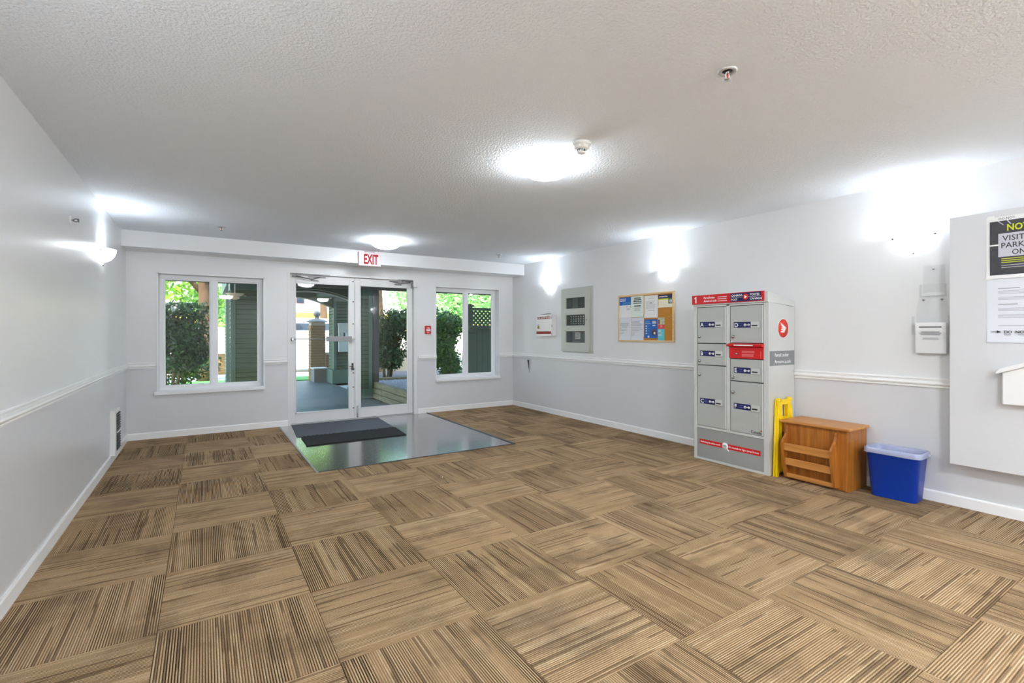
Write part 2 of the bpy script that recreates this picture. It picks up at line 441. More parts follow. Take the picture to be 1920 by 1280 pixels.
tag(B(XL-.1, XR+.1, YF-.1, YB+.2, H, H+.2).build('ceiling', M_CEIL), 'white stippled ceiling over the whole lobby', 'ceiling', kind='structure')
def wall(name, label, boxes):
    mb = MB()
    for b in boxes:
        z0, z1 = b[4], b[5]; zs = [z0]+([CRB+.03] if z0 < CRB+.03 < z1 else [])+[z1]
        for q0, q1 in zip(zs, zs[1:]):
            mb.box(b[0], b[1], b[2], b[3], q0, q1, M_LOW if q1 <= CRB+.04 else M_UP)
    return tag(mb.build(name), label, 'wall', kind='structure')
wall('wall_left', 'pale grey left wall with a white chair rail and a lit sconce', [(XL-.2, XL, YF-.1, YB+.2, 0, H)])
wall('wall_right', 'pale grey long wall behind the parcel locker and cork board', [(XR, XR+.2, YF-.1, YB+.2, 0, H)])
wall('wall_front', 'pale grey end wall facing the entrance doors', [(XL, XR, YF-.2, YF, 0, H)])
W1 = (-.465, .69, .565, 2.022); W2 = (3.20, 4.385, .527, 2.033); DO = (.99, 2.87, 0, 2.135)
wy0, wy1 = YB, YB+.2
wall('wall_back', 'pale grey entrance wall with glass doors between two windows', [
    (XL, W1[0], wy0, wy1, 0, H), (W1[0], W1[1], wy0, wy1, 0, W1[2]), (W1[0], W1[1], wy0, wy1, W1[3], H),
    (W1[1], DO[0], wy0, wy1, 0, H), (DO[0], DO[1], wy0, wy1, DO[3], H), (DO[1], W2[0], wy0, wy1, 0, H),
    (W2[0], W2[1], wy0, wy1, 0, W2[2]), (W2[0], W2[1], wy0, wy1, W2[3], H), (W2[1], XR, wy0, wy1, 0, H)])
tag(B(XL, XR, YBEAM, YB, ZBEAM, H, bev=0).build('ceiling_beam', M_UP), 'pale boxed beam across the ceiling above the entrance doors', 'beam', kind='structure')

prof = [(0,.857),(.013,.857),(.015,.866),(.011,.871),(.023,.879),(.027,.889),(.024,.898),(.013,.903),(.012,.911),(.021,.915),(.022,.923),(.012,.926),(.010,.930),(0,.930)]
def rail(name, label, fr, length):
    f2 = Fr(fr.o, fr.n, fr.v, fr.u)
    tag(MB().prism(prof, 0, length, M_TRIM, f2).build(name), label, 'chair rail', kind='structure')
rail('trim_1', 'white chair rail running along the left wall', LW(YF, 0), YB-YF)
rail('trim_2', 'white chair rail between the left wall and the two-pane window', BW(XL, 0), W1[0]-.03-XL)
rail('trim_3', 'short white chair rail between the shrub window and the door frame', BW(W1[1], 0), DO[0]-.01-W1[1])
rail('trim_4', 'short white chair rail between the door frame and the fence window', BW(DO[1]+.02, 0), W2[0]-DO[1]-.02)
rail('trim_5', 'short white chair rail between the fence window and the far corner', BW(W2[1]+.005, 0), XR-W2[1]-.005)
rail('trim_6', 'white chair rail from the far corner to behind the parcel locker', RW(YB, 0), YB-3.235)
rail('trim_7', 'white chair rail between the parcel locker and the wall box', RW(2.45, 0), 2.45-1.297)
bprof = [(0,0),(.013,0),(.013,.072),(.008,.0814),(0,.0814)]
def base(name, label, fr, length):
    tag(MB().prism(bprof, 0, length, M_TRIM, Fr(fr.o, fr.n, fr.v, fr.u)).build(name), label, 'baseboard', kind='structure')
base('baseboard_left', 'white baseboard along the left wall', LW(YF, 0), YB-YF)
base('baseboard_back', 'white baseboard under the shrub window', BW(XL, 0), DO[0]-.005-XL)
base('baseboard_back', 'white baseboard under the fence window', BW(DO[1]+.005, 0), XR-DO[1]-.005)
base('baseboard_right', 'white baseboard along the parcel locker wall', RW(YB, 0), YB-YF)

# windows
def window(n, Wn, mull, label, sill_l, sill_r):
    x0, x1, z0, z1 = Wn; yf = YB+.135
    r = thing('window_%d' % n, label, 'window', ((x0+x1)/2, yf, z0), kind='structure')
    fw_ = .048
    mb = MB(); fr = BW(0, 0, yf+.06)
    mb.box(x0, x1, z0, z0+fw_, 0, .06, fr=fr, bev=.004); mb.box(x0, x1, z1-fw_, z1, 0, .06, fr=fr, bev=.004)
    mb.box(x0, x0+fw_, z0+fw_, z1-fw_, 0, .06, fr=fr, bev=.004); mb.box(x1-fw_, x1, z0+fw_, z1-fw_, 0, .06, fr=fr, bev=.004)
    mb.build('frame', M_VINYLF, r)
    B(mull-.033, mull+.033, z0+fw_, z1-fw_, .002, .065, fr=fr, bev=.004).build('mullion', M_VINYLF, r)
    for a, b in ((x0+fw_-.005, mull-.03), (mull+.03, x1-fw_+.005)):
        B(a, b, yf+.028, yf+.034, z0+fw_-.005, z1-fw_+.005).build('pane', M_GLASS, r)
    for a, b, off in ((x0+fw_, mull-.033, .04), (mull+.033, x1-fw_, .045)):   # sash bead
        mb = MB()
        mb.box(a, b, z0+fw_, z0+fw_+.016, off-.02, off, fr=fr); mb.box(a, b, z1-fw_-.016, z1-fw_, off-.02, off, fr=fr)
        mb.box(a, a+.016, z0+fw_+.016, z1-fw_-.016, off-.02, off, fr=fr); mb.box(b-.016, b, z0+fw_+.016, z1-fw_-.016, off-.02, off, fr=fr)
        mb.build('sash', M_VINYLF, r)
    f2 = BW(0, 0, YB)
    mb = B(sill_l, sill_r, z0-.038, z0+.004, -.0, .035, fr=f2, bev=.005)
    mb.box(x0+.001, x1-.001, z0+.0005, z0+.006, -.135, 0.002, fr=f2)
    mb.build('sill', M_TRIM, r)
    mb = MB()
    mb.box(x0-.012, x0, z0, z1+.012, -.001, .005, fr=f2); mb.box(x0-.012, x1+.012, z1, z1+.012, -.001, .005, fr=f2); mb.box(x1, x1+.012, z0, z1+.012, -.001, .005, fr=f2)
    mb.build('corner_bead', M_TRIM, r)
window(1, W1, .118, 'white two-pane window looking out on a tall leafy shrub and siding pier', -.507, .698)
window(2, W2, 3.808, 'white two-pane window looking out on a hedge and green lattice fence', 3.185, 4.392)

# entrance doors
yd = YB+.05
dfm = thing('door_frame', 'pale aluminium frame around the pair of glass entrance doors', 'door frame', (1.93, YB, 0), kind='structure')
mb = MB(); f = BW(0, 0, YB+.14)
mb.box(.985, 1.022, 0, 2.135, 0, .143, fr=f, bev=.003); mb.box(2.822, 2.872, 0, 2.135, 0, .143, fr=f, bev=.003); mb.box(1.022, 2.822, 2.108, 2.135, 0, .143, fr=f, bev=.003)
mb.build('jambs', M_ALU, dfm)
B(1.022, 2.822, YB+.01, YB+.13, -.008, .012, bev=.004).build('threshold', M_ALUD, dfm)
mb = MB(); mb.box(2.80, 2.868, 2.005, 2.105, .143, .185, fr=f, bev=.004); mb.build('jamb_bracket', M_ALU, dfm, label='square bracket box at the top of the jamb')
mb = MB(); mb.box(2.775, 2.800, 1.985, 2.07, .143, .165, fr=f, bev=.003); mb.box(2.62, 2.80, 2.085, 2.098, .143, .16, fr=f, bev=.002); mb.build('jamb_clip', M_GREYMET, dfm)
mb = MB(); mb.box(2.56, 2.80, 2.108, 2.116, .143, .155, fr=f, bev=.002); mb.box(1.02, 1.55, 2.112, 2.12, .143, .15, fr=f, bev=.002); mb.build('header_track', M_GREYMET, dfm)
def leaf(n, x0, x1, g0, g1, label):
    r = thing('door_%d' % n, label, 'door', ((x0+x1)/2, yd, .012), kind='structure')
    f = BW(0, 0, yd+.045); z0, z1, gz0, gz1 = .014, 2.104, .152, 2.0
    mb = MB()
    mb.box(x0, g0, z0, z1, 0, .045, fr=f, bev=.003); mb.box(g1, x1, z0, z1, 0, .045, fr=f, bev=.003)
    mb.box(g0, g1, z0, gz0, 0, .045, fr=f, bev=.003); mb.box(g0, g1, gz1, z1, 0, .045, fr=f, bev=.003)
    mb.build('leaf_frame', M_ALU, r)
    B(g0-.005, g1+.005, yd+.019, yd+.027, gz0-.005, gz1+.005).build('pane', M_GLASS, r)
    mb = MB()
    for q in ((g0, g0+.012, gz0, gz1), (g1-.012, g1, gz0, gz1), (g0, g1, gz0, gz0+.012), (g0, g1, gz1-.012, gz1)):
        mb.box(*q, .012, .05, fr=f)
    mb.build('glazing_bead', M_ALU, r)
    return r, f
d1, f = leaf(1, 1.024, 1.910, 1.090, 1.836, 'glass entrance door leaf carrying the push bar')
mb = MB(); mb.tube([f.p(1.03, 1.2, .10), f.p(1.50, 1.2, .10)], .007, M_ALUD); mb.build('push_bar', M_ALUD, d1)
B(1.496, 1.850, 1.163, 1.236, .075, .125, fr=f, bev=.004).build('push_pad', mat('pad grey', srgb(150,150,152), .45), d1, label='wide grey push pad')
mb = MB(); mb.box(1.035, 1.065, 1.18, 1.222, .044, .115, fr=f, bev=.004); mb.box(1.845, 1.895, 1.185, 1.213, .044, .11, fr=f, bev=.004); mb.build('bar_bracket', M_ALUD, d1)
mb = MB(); mb.box(1.862, 1.892, .77, .835, .044, .05, fr=f, bev=.002); mb.box(1.858, 1.894, .735, .765, .044, .075, fr=f, bev=.003, m=M_DARK); mb.tube([f.p(1.878, .80, .05), f.p(1.878, .80, .075), f.p(1.825, .79, .078)], .006, M_STEEL); mb.mi(M_ALUD)
mb.build('door_lock', None, d1)
for z in (.17, .48, .69, 1.42, 1.75, 2.05):
    MB().cyl(.009, .0, .006, M_DARK, Fr(f.p(1.888, z, .045), f.u, f.v, f.n), 10).build('bolt', M_DARK, d1)
mb = MB(); mb.box(1.05, 1.16, 2.070, 2.092, .045, .085, fr=f, bev=.004); mb.tube([f.p(1.10, 2.08, .09), f.p(1.30, 2.045, .10), f.p(1.42, 2.085, .06)], .008, M_GREYMET); mb.box(1.26, 1.50, 2.078, 2.09, .045, .06, fr=f, bev=.003)
mb.box(1.30, 1.40, 2.025, 2.04, .045, .065, fr=f, bev=.003)
mb.build('door_closer', M_GREYMET, d1)
d2, f = leaf(2, 1.914, 2.812, 1.988, 2.742, 'glass entrance door leaf without a push bar, next to the fire alarm')
mb = MB(); mb.box(2.44, 2.66, 2.078, 2.09, .045, .06, fr=f, bev=.003); mb.tube([f.p(2.46, 2.085, .06), f.p(2.60, 2.055, .10), f.p(2.77, 2.08, .08)], .008, M_GREYMET); mb.box(2.52, 2.63, 2.03, 2.042, .045, .065, fr=f, bev=.003)
mb.build('door_closer', M_GREYMET, d2)
mb = MB(); mb.box(1.935, 1.957, .022, .20, .045, .053, fr=f, bev=.002); mb.cyl(.007, .0, .02, M_STEEL, Fr(f.p(1.946, .03, .05), f.u, f.n, f.v), 8); mb.build('flush_bolt', M_STEEL, d2)

# ------------------------------------------------------------------ ceiling fittings
def dome(x, y, label, r=.185, op=None):
    op = op or M_OPAL
    t = thing('ceiling_light', label, 'ceiling light', (x, y, H), 'round opal ceiling lights')
    d = Fr((x, y, H), (1,0,0), (0,-1,0), (0,0,-1))
    MB().lathe([(0, 0), (r*.93, 0), (r*.96, .012), (r*.9, .02), (0, .02)], 32, M_WHITEP, d).build('base', M_WHITEP, t)
    pr = [(r*.93, .006), (r*1.0, .014), (r*1.005, .022), (r*.97, .03)]
    for k in range(1, 9):
        a = k/8*PI/2; pr.append((r*.97*math.cos(a), .03+.075*math.sin(a)))
    pr[-1] = (0, pr[-1][1])
    MB().lathe(pr, 32, op, d).build('diffuser', op, t)
dome(2.02, 2.75, 'lit opal dome ceiling light beside the smoke detector')
dome(1.97, 6.13, 'lit opal dome ceiling light above the exit sign')
dome(2.05, -.65, 'added unseen opal dome fill light behind the camera, nearer to it', op=M_OPALFILL)  # this and the next three domes are added out of view to brighten the lobby
dome(.6, -2.4, 'added unseen opal dome fill light behind the camera, towards the left wall', op=M_OPALFILL)
dome(3.4, -2.4, 'added unseen opal dome fill light behind the camera, towards the right wall', op=M_OPALFILL)
dome(2.05, -4.0, 'added unseen opal dome fill light farthest from the entrance doors', op=M_OPALFILL)
t = thing('smoke_detector', 'white smoke detector on the ceiling beside the dome light', 'smoke detector', (1.985, 2.34, H))
d = Fr((1.985, 2.34, H), (1,0,0), (0,-1,0), (0,0,-1))
MB().lathe([(0, 0), (.062, 0), (.062, .012), (.056, .018), (.05, .02), (.048, .034), (.042, .040), (0, .040)], 24, M_WHITEP, d).build('base', M_WHITEP, t)
mb = MB()
for k in range(14):
    a = 2*PI*k/14; mb.tube([d.p(.023*math.cos(a), .023*math.sin(a), .040), d.p(.024*math.cos(a), .024*math.sin(a), .056)], .0022, M_GREYMET, 5)
mb.build('sensing_cage', M_GREYMET, t)
MB().lathe([(0, .056), (.027, .056), (.026, .063), (.018, .067), (0, .067)], 20, M_WHITEP, d).build('cage_cap', M_WHITEP, t)

def sprinkler(x, y, label):
    t = thing('ceiling_sprinkler', label, 'sprinkler', (x, y, H), 'ceiling sprinkler heads')
    d = Fr((x, y, H), (1,0,0), (0,-1,0), (0,0,-1))
    MB().lathe([(.030, .0), (.042, .0), (.043, .004), (.036, .009), (.027, .007), (.0255, -.0)], 24, mat('satin chrome', srgb(206,206,206), .35, metal=.5), d).build('escutcheon', M_STEEL, t)
    MB().lathe([(0, .002), (.022, .002), (.022, .0), (0, .0)], 20, M_DARK, d).build('recess', M_DARK, t)
    mb = MB(); mb.cyl(.008, 0, .014, M_STEEL, d, 10)
    for s_ in (-1, 1): mb.tube([d.p(.008*s_, 0, .01), d.p(.013*s_, 0, .022), d.p(.010*s_, 0, .033), d.p(.002*s_, 0, .040)], .0025, M_WHITEP, 6)
    mb.build('frame_arms', M_STEEL, t)
    MB().cyl(.003, .012, .036, M_RED, d, 8).build('bulb', mat('sprinkler bulb', srgb(150,60,50), .2), t)
    MB().lathe([(0, .040), (.016, .040), (.017, .042), (0, .044)], 16, M_STEEL, d).build('deflector', M_STEEL, t)
sprinkler(1.998, 1.345, 'ceiling sprinkler with a bright ring in the open ceiling, nearest the camera')
sprinkler(3.744, 6.309, 'tiny ceiling sprinkler near the beam, in front of the fence window')
sprinkler(.172, 6.275, 'tiny ceiling sprinkler near the beam, in front of the shrub window')
t = thing('wall_sprinkler', 'small dark sidewall sprinkler high on the left wall', 'sprinkler', (XL, 4.5, 2.066))
d = Fr((XL, 4.5, 2.066), (0,1,0), (0,0,1), (1,0,0))
MB().lathe([(0, 0), (.03, 0), (.028, .006), (.012, .01), (0, .01)], 20, M_WHITEP, d).build('escutcheon', M_WHITEP, t)
mb = MB(); mb.cyl(.007, .01, .022, M_STEEL, d, 8)
for s_ in (-1, 1): mb.tube([d.p(0, .006*s_, .02), d.p(0, .011*s_, .032), d.p(0, .003*s_, .045)], .0025, M_DARK, 6)
mb.box(-.016, .016, -.01, .012, .044, .047, fr=d, m=M_DARK); mb.build('head', None, t)

# ------------------------------------------------------------------ wall sconces
def sconce(fr, label, power=1.0):
    t = thing('wall_sconce', label, 'wall sconce', fr.o, 'frosted half bowl wall sconces')
    d = Fr(fr.o, fr.u, fr.n, fr.v)      # lathe axis points up
    B(-.045, .045, -.05, .05, 0, .012, fr=fr, bev=.004).build('backplate', M_WHITEP, t)
    pr = [(.012, -.078), (.05, -.070), (.085, -.050), (.112, -.020), (.126, .012), (.130, .040), (.127, .040), (.118, .012), (.105, -.016), (.08, -.044), (.046, -.062), (.012, -.069)]
    MB().lathe(pr, 20, M_BOWL, d, 0, PI, 1.0, .82).build('bowl', M_BOWL, t, norm=False)
    MB().lathe([(0, -.105), (.006, -.104), (.010, -.096), (.016, -.086), (.018, -.078), (.012, -.072), (0, -.072)], 12, M_BOWL, d, 0, PI).build('finial', M_BOWL, t)
    kb = MB()
    for a in (.12, PI-.12):
        q = d.p(.131*math.cos(a), .131*math.sin(a)*.82, .02); dirn = (d.u*math.cos(a)+d.v*math.sin(a)).normalized()
        MB().tube([q-dirn*.004, q+dirn*.006, q+dirn*.010], [.005, .0065, .004], M_DARK, 8).build('knob', M_DARK, t)
    q = d.p(0, .010, -.104); MB().tube([q, q-d.n*.008], [.006, .004], M_DARK, 8).build('knob', M_DARK, t)
    kb.bm.free()
    L = bpy.data.lights.new('sconce_lamp', 'POINT'); L.energy = SCONCE_W*power; L.color = LAMP_COL; L.shadow_soft_size = .03
    lo = bpy.data.objects.new('lamp', L); C.objects.link(lo); lo.parent = t; lo.location = fr.p(0, .045, .082)-fr.o
sconce(RW(6.262, 2.0), 'lit frosted half bowl sconce above the fire safety plan box')
sconce(RW(3.925, 2.0), 'lit frosted half bowl sconce above the cork notice board')
sconce(RW(1.545, 2.0), 'lit frosted half bowl sconce above the clear acrylic holders')
sconce(LW(5.75, 2.005), 'lit frosted half bowl sconce on the left wall near the beam')
sconce(LW(1.12, 2.005), 'lit frosted half bowl sconce on the left wall level with the camera', 4.5)
sconce(RW(-.85, 2.0), 'added unseen half bowl fill sconce on the right wall behind the camera', 2.6)  # last three sconces are added out of view, boosted as fill light
sconce(RW(-3.2, 2.0), 'added unseen half bowl fill sconce on the right wall near the end wall', 2.6)
sconce(LW(-2.4, 2.005), 'added unseen half bowl fill sconce on the left wall behind the camera', 2.6)

# ------------------------------------------------------------------ entrance wall items
t = thing('exit_sign', 'white exit sign with red letters on the beam above the doors', 'exit sign', (2.0, YBEAM, 2.33))
f = BW(1.85, 2.236, YBEAM)
B(0, .312, 0, .196, 0, .045, fr=f, bev=.004).build('housing', M_EXITF, t)
mb = MB(); mb.text('EXIT', f, .066, .030, .046, .19, M_EXITR, bold=.006, width=.205); mb.build('lettering', M_EXITR, t, label='red EXIT letters')
B(.08, .23, .196, .203, .004, .04, fr=f).build('mounting_plate', M_DARK, t)
t = thing('fire_alarm_pull', 'small red fire alarm pull station between door and window', 'fire alarm', (3.047, YB, 1.33))
f = BW(2.999, 1.268)
B(0, .098, 0, .128, 0, .035, fr=f, bev=.006).build('housing', M_RED, t)
B(.014, .084, .045, .075, .033, .046, fr=f, bev=.003).build('handle', M_WHITE, t)
mb = MB(); mb.text('FIRE', f, .049, .085, .0355, .026, M_WHITE, 'CENTER', bold=.0008); mb.build('lettering', M_WHITE, t); mb = MB().text('PULL', f, .049, .016, .0355, .022, M_WHITE, 'CENTER', bold=.0006); mb.build('lettering', M_WHITE, t)

# door mats
tag(MB().prism([(1.03,7.36),(.968,6.50),(2.180,6.47),(2.227,7.345)], .0015, .010, M_CHEV, bev=.002).build('doormat', None, loc=(1.6,6.9,.0015)), 'dark grey ribbed scraper doormat against the glass doors', 'doormat')
pts = [(1.012,6.455)]
for k in range(1, 13):
    a = k/12; pts.append((1.012+(.984-1.012)*a+random.uniform(-.004,.004), 6.455+(5.917-6.455)*a))
for k in range(1, 25):
    a = k/24; pts.append((.984+(2.144-.984)*a, 5.917+(5.886-5.917)*a+random.uniform(-.008,.008)))
pts.append((2.185,6.430))
tag(MB().prism(pts, .0015, .013, M_MATB).build('doormat', None, loc=(1.5,6.2,.0015)), 'black fuzzy carpet doormat laid in front of the scraper mat', 'doormat')

# ------------------------------------------------------------------ left wall heater
t = thing('wall_heater', 'low white wall heater with a dark grille on the left wall', 'heater', (XL, 6.3, .07))
f = LW(6.145, .078)
mb = MB(); mb.box(0, .34, 0, .44, 0, .045, fr=f, bev=.004); mb.build('housing', M_WHITEP, t)
mb = B(.085, .315, .035, .405, .0445, .047, fr=f); mb.build('grille_recess', M_BLACK, t)
for k in range(15):
    MB().box(.08, .32, .045+k*.0245, .051+k*.0245, .046, .055, fr=f).build('louvre', M_GREYMET, t)
B(.08, .32, .212, .226, .046, .057, fr=f, bev=.002).build('cross_bar', M_WHITEP, t)

# ------------------------------------------------------------------ far end of the right wall
t = thing('cover_plate', 'white wall plate hanging loose below the chair rail near the corner', 'cover plate', (XR, 6.95, .7))
f = RW(7.09, .595)
mb = MB(); mb.prism([(0, 0), (.004, 0), (.05, .235), (.046, .236)], 0, .235, M_LOW, Fr(f.o, f.n, f.v, f.u)); mb.build('plate', M_LOW, t)
mb = B(.02, .215, .03, .225, .0005, .003, fr=f); mb.build('opening', M_DARK, t)
t = thing('fire_plan_box', 'white fire safety plan box with red bands and padlock', 'document box', (XR, 6.31, 1.4))
f = RW(6.505, 1.232)
B(0, .40, 0, .325, 0, .088, fr=f, bev=.004).build('cabinet', M_WHITEP, t)
B(-.006, .40, -.004, .338, .089, .100, fr=f, bev=.004).build('door', M_WHITEP, t)
mb = MB(); M_DRED = mat('dark red print', srgb(150,18,24), .5); mb.box(.022, .372, .267, .305, .1, .1008, M_DRED, fr=f); mb.text('FIRE SAFETY PLAN', f, .034, .274, .1012, .034, M_WHITE, bold=.0006, width=.325)
mb.box(.0, .39, .03, .072, .1, .1008, M_DRED, fr=f); mb.build('printed_bands', None, t, label='red printed bands')
mb = MB(); mb.box(.045, .08, .115, .155, .101, .118, fr=f, bev=.004, m=mat('brass', srgb(150,136,60), .35, metal=.8)); mb.tube([f.p(.052, .155, .11), f.p(.052, .178, .11), f.p(.062, .186, .11), f.p(.073, .178, .11), f.p(.073, .155, .11)], .003, M_STEEL, 6); mb.build('padlock', None, t)
for z in (.03, .16, .29): MB().cyl(.006, z-.02, z+.02, M_ALUD, Fr(f.p(.403, 0, .093), f.u, f.n, f.v), 8).build('hinge', M_ALUD, t)
mb = MB(); mb.prism([(.02, .338), (.30, .338), (.30, .352), (.26, .355)], .03, .075, M_BLACK, f); tag(mb.build('folder', None), 'thin black folder lying on top of the fire plan box', 'folder')

t = thing('annunciator_panel', 'tall pale fire alarm panel with three dark windows', 'alarm panel', (XR, 5.6, 1.45))
f = RW(5.935, .985)
B(0, .685, 0, .965, 0, .012, fr=f, bev=.002).build('trim_plate', M_ANN, t)
mb = MB(); F0, F1 = .012, .042
wx0, wx1 = .115, .552
ws = [(.655, .815), (.402, .562), (.150, .318)]
mb.box(.006, wx0, .02, .955, F0, F1, fr=f); mb.box(wx1, .635, .02, .955, F0, F1, fr=f)
zz = [.02, ws[2][0], ws[2][1], ws[1][0], ws[1][1], ws[0][0], ws[0][1], .955]
for k in range(0, 8, 2): mb.box(wx0, wx1, zz[k], zz[k+1], F0, F1, fr=f)
mb.build('door', M_ANN, t)
for k, (a, b) in enumerate(ws):
    o = B(wx0+.001, wx1-.001, a, b, F0, F0+.006, fr=f).build('display', M_BLACK, t)
    mb = MB()
    if k == 0: mb.box(.25, .38, a+.005, b-.005, F0+.006, F0+.012, mat('panel grey', srgb(74,80,82), .4), fr=f); mb.box(.13, .235, a+.03, b-.03, F0+.006, F0+.009, mat('panel green', srgb(50,64,58), .5), fr=f)
    if k == 1:
        for c in range(7):
            for r_ in range(4):
                mb.cyl(.010, F0+.006, F0+.011, (M_BROWNP if c == 0 else M_GTRIM), Fr(f.p(.165+c*.055, a+.03+r_*.034), f.u, f.v, f.n), 8)
    if k == 2:
        mb.box(.24, .54, a+.006, b-.01, F0+.006, F0+.010, mat('panel grey', srgb(74,80,82), .4), fr=f)
        mb.box(.315, .43, a+.055, b-.018, F0+.010, F0+.012, mat('printed card', srgb(196,188,190), .5), fr=f); mb.lines(f, .325, .42, b-.03, a+.07, 4, F0+.012, M_INK)
        mb.box(.13, .225, a+.02, b-.02, F0+.006, F0+.009, mat('panel blue', srgb(46,54,70), .5), fr=f)
    mb.build('controls', None, o, kind='stuff')
    B(wx0, wx1, a, b, F1-.012, F1-.009, fr=f).build('window_pane', M_GLASS, t)
MB().cyl(.011, F1, F1+.008, M_STEEL, Fr(f.p(.588, .485), f.u, f.v, f.n), 14).build('lock', M_STEEL, t)

# ------------------------------------------------------------------ cork notice board and its papers
t = thing('notice_board', 'cork notice board in a pale wood frame with pinned papers', 'notice board', (XR, 4.28, 1.46))
f = RW(4.74, 1.163)
BWd, BHt = .912, .607
B(.012, BWd-.012, .012, BHt-.012, 0, .014, fr=f).build('cork_sheet', M_CORK, t)
for q in ((0, BWd, 0, .022), (0, BWd, BHt-.022, BHt), (0, .022, .022, BHt-.022), (BWd-.022, BWd, .022, BHt-.022)):
    B(*q, 0, .022, fr=f, bev=.002).build('frame_rail', M_PALEW, t)
def paper(y0, z0, wd, ht, label, m=M_PAPER, tilt=0, x=XR-.0145, name='pinned_paper', cat='paper', grp='papers on the cork board', c=0.0):
    fr = RW(y0, z0, x)
    if tilt:
        cs, sn = math.cos(tilt), math.sin(tilt); u, v = fr.u.copy(), fr.v.copy(); fr.u = u*cs+v*sn; fr.v = v*cs-u*sn
    mb = MB(); n = 6                    # gentle curl at the foot
    for k in range(n):
        b0, b1 = ht*k/n, ht*(k+1)/n; cu = lambda b: c+.0004+.006*max(0, .35-b/ht)**2*8
        vs = [mb.bm.verts.new(fr.p(a, b, cu(b)+e)) for e in (0, .0006) for a, b in ((0, b0), (wd, b0), (wd, b1), (0, b1))]
        for q in ((0,1,2,3), (4,5,6,7), (0,1,5,4), (1,2,6,5), (2,3,7,6), (3,0,4,7)): mb.bm.faces.new([vs[i] for i in q])
    o = mb.build(name, m); tag(o, label, cat, grp)
    return o, Fr(fr.p(0, 0, c+.0006), fr.u, fr.v, fr.n)
S = lambda b, ht: .006*max(0, .35-b/ht)**2*8
o, q = paper(4.716, 1.478, .206, .262, 'letter paper with a blue heading band in the top corner of the cork board')
mb = MB(); mb.box(0, .206, .158, .262, .0007, .001, M_BLUEP, fr=q); mb.text('NOTICE TO', q, .012, .232, .0012, .02, M_WHITE, bold=.0008); mb.text('RESIDENTS', q, .012, .21, .0012, .02, M_WHITE, bold=.0008); mb.box(.06, .206, .165, .2, .001, .0012, mat('print mid blue', srgb(60,130,200), .6), fr=q)
mb.box(.125, .145, .135, .143, .0007, .001, M_BROWNP, fr=q); mb.box(.185, .205, .135, .143, .0007, .001, M_INK, fr=q); mb.lines(q, .13, .205, .125, .09, 3, .0008, M_INKG); mb.build('print', None, o)
o, q = paper(4.509, 1.478, .214, .266, 'pale green paper with bold black heading lines, hung overlapping the blue-headed paper', M_PAPERG, c=.001)
mb = MB(); mb.lines(q, .03, .19, .25, .165, 4, .0007, M_INK, .5, .3, True); mb.lines(q, .05, .17, .155, .125, 1, .0007, M_INK, .4, .3, True); mb.lines(q, .03, .18, .12, .075, 4, .0007, M_INKG, .4, .5, True); mb.build('print', None, o)
o, q = paper(4.285, 1.462, .214, .275, 'white letter paper with faint grey print beside the pale green one')
mb = MB(); mb.lines(q, .06, .16, .245, .235, 1, .0007, M_INKG, .4, .1, True); mb.lines(q, .025, .19, .21, .11, 8, .0007, M_INKG, .25, .3); mb.box(.095, .12, .178, .186, .0007, .001, M_INK, fr=q); mb.lines(q, .06, .16, .095, .08, 1, .0007, M_INKG, .3, .1, True); mb.build('print', None, o)
o, q = paper(4.062, 1.580, .210, .155, 'wide leaflet with navy band and green photo in the upper corner of the board', mat('cream paper', srgb(238,232,206), .7))
mb = MB(); mb.box(0, .210, .108, .155, .0007, .001, M_NAVY2, fr=q); mb.text('INFORMATION', q, .012, .124, .0012, .018, M_WHITE, bold=.0007, width=.125); mb.box(0, .15, .093, .108, .0007, .001, M_YELP, fr=q); mb.box(.15, .210, 0, .108, .0007, .001, M_GREENP, fr=q)
mb.cyl(.022, .001, .0013, M_LAV, Fr(q.p(.185, .07), q.u, q.v, q.n), 12); mb.build('print', None, o)
o, q = paper(4.716, 1.186, .206, .292, 'bluish typed letter in the bottom corner of the board, below the blue heading', M_PAPERB)
mb = MB(); mb.lines(q, .012, .19, .225, .175, 4, .0012, M_INKG, .4, .25); mb.lines(q, .012, .19, .165, .115, 3, .003, M_INKG, .3, .5); mb.lines(q, .012, .1, .105, .07, 2, .005, M_INKG, .25, .4); mb.build('print', None, o)
o, q = paper(4.506, 1.186, .213, .288, 'bluish typed letter pinned below the pale green paper', M_PAPERB)
mb = MB(); mb.lines(q, .012, .15, .235, .22, 1, .0012, M_INK, .4, .1); mb.lines(q, .012, .2, .215, .175, 4, .0012, M_INKG, .4, .3); mb.lines(q, .012, .19, .165, .11, 3, .003, M_INKG, .3, .4); mb.lines(q, .012, .08, .1, .05, 3, .006, M_INKG, .25, .5); mb.build('print', None, o)
o, q = paper(4.283, 1.212, .205, .232, 'bright blue flyer with white icons in the lower row of the board', M_BLUEP)
mb = MB(); mb.lines(q, .012, .09, .215, .19, 2, .0007, mat('print pale blue', srgb(120,170,224), .6), .5, .2); mb.lines(q, .008, .1, .183, .172, 1, .0007, M_WHITE, .5, 0)
for k in range(4): mb.cyl(.010, .002, .0025, M_WHITE, Fr(q.p(.028, .148-k*.03), q.u, q.v, q.n), 10); mb.lines(q, .045, .09, .156-k*.03, .142-k*.03, 2, .002, mat('print pale blue', srgb(120,170,224), .6), .35, .3)
mb.box(.125, .185, .175, .21, .0007, .001, M_LAV, fr=q); mb.lines(q, .13, .18, .165, .145, 1, .0007, M_WHITE, .6, .2)
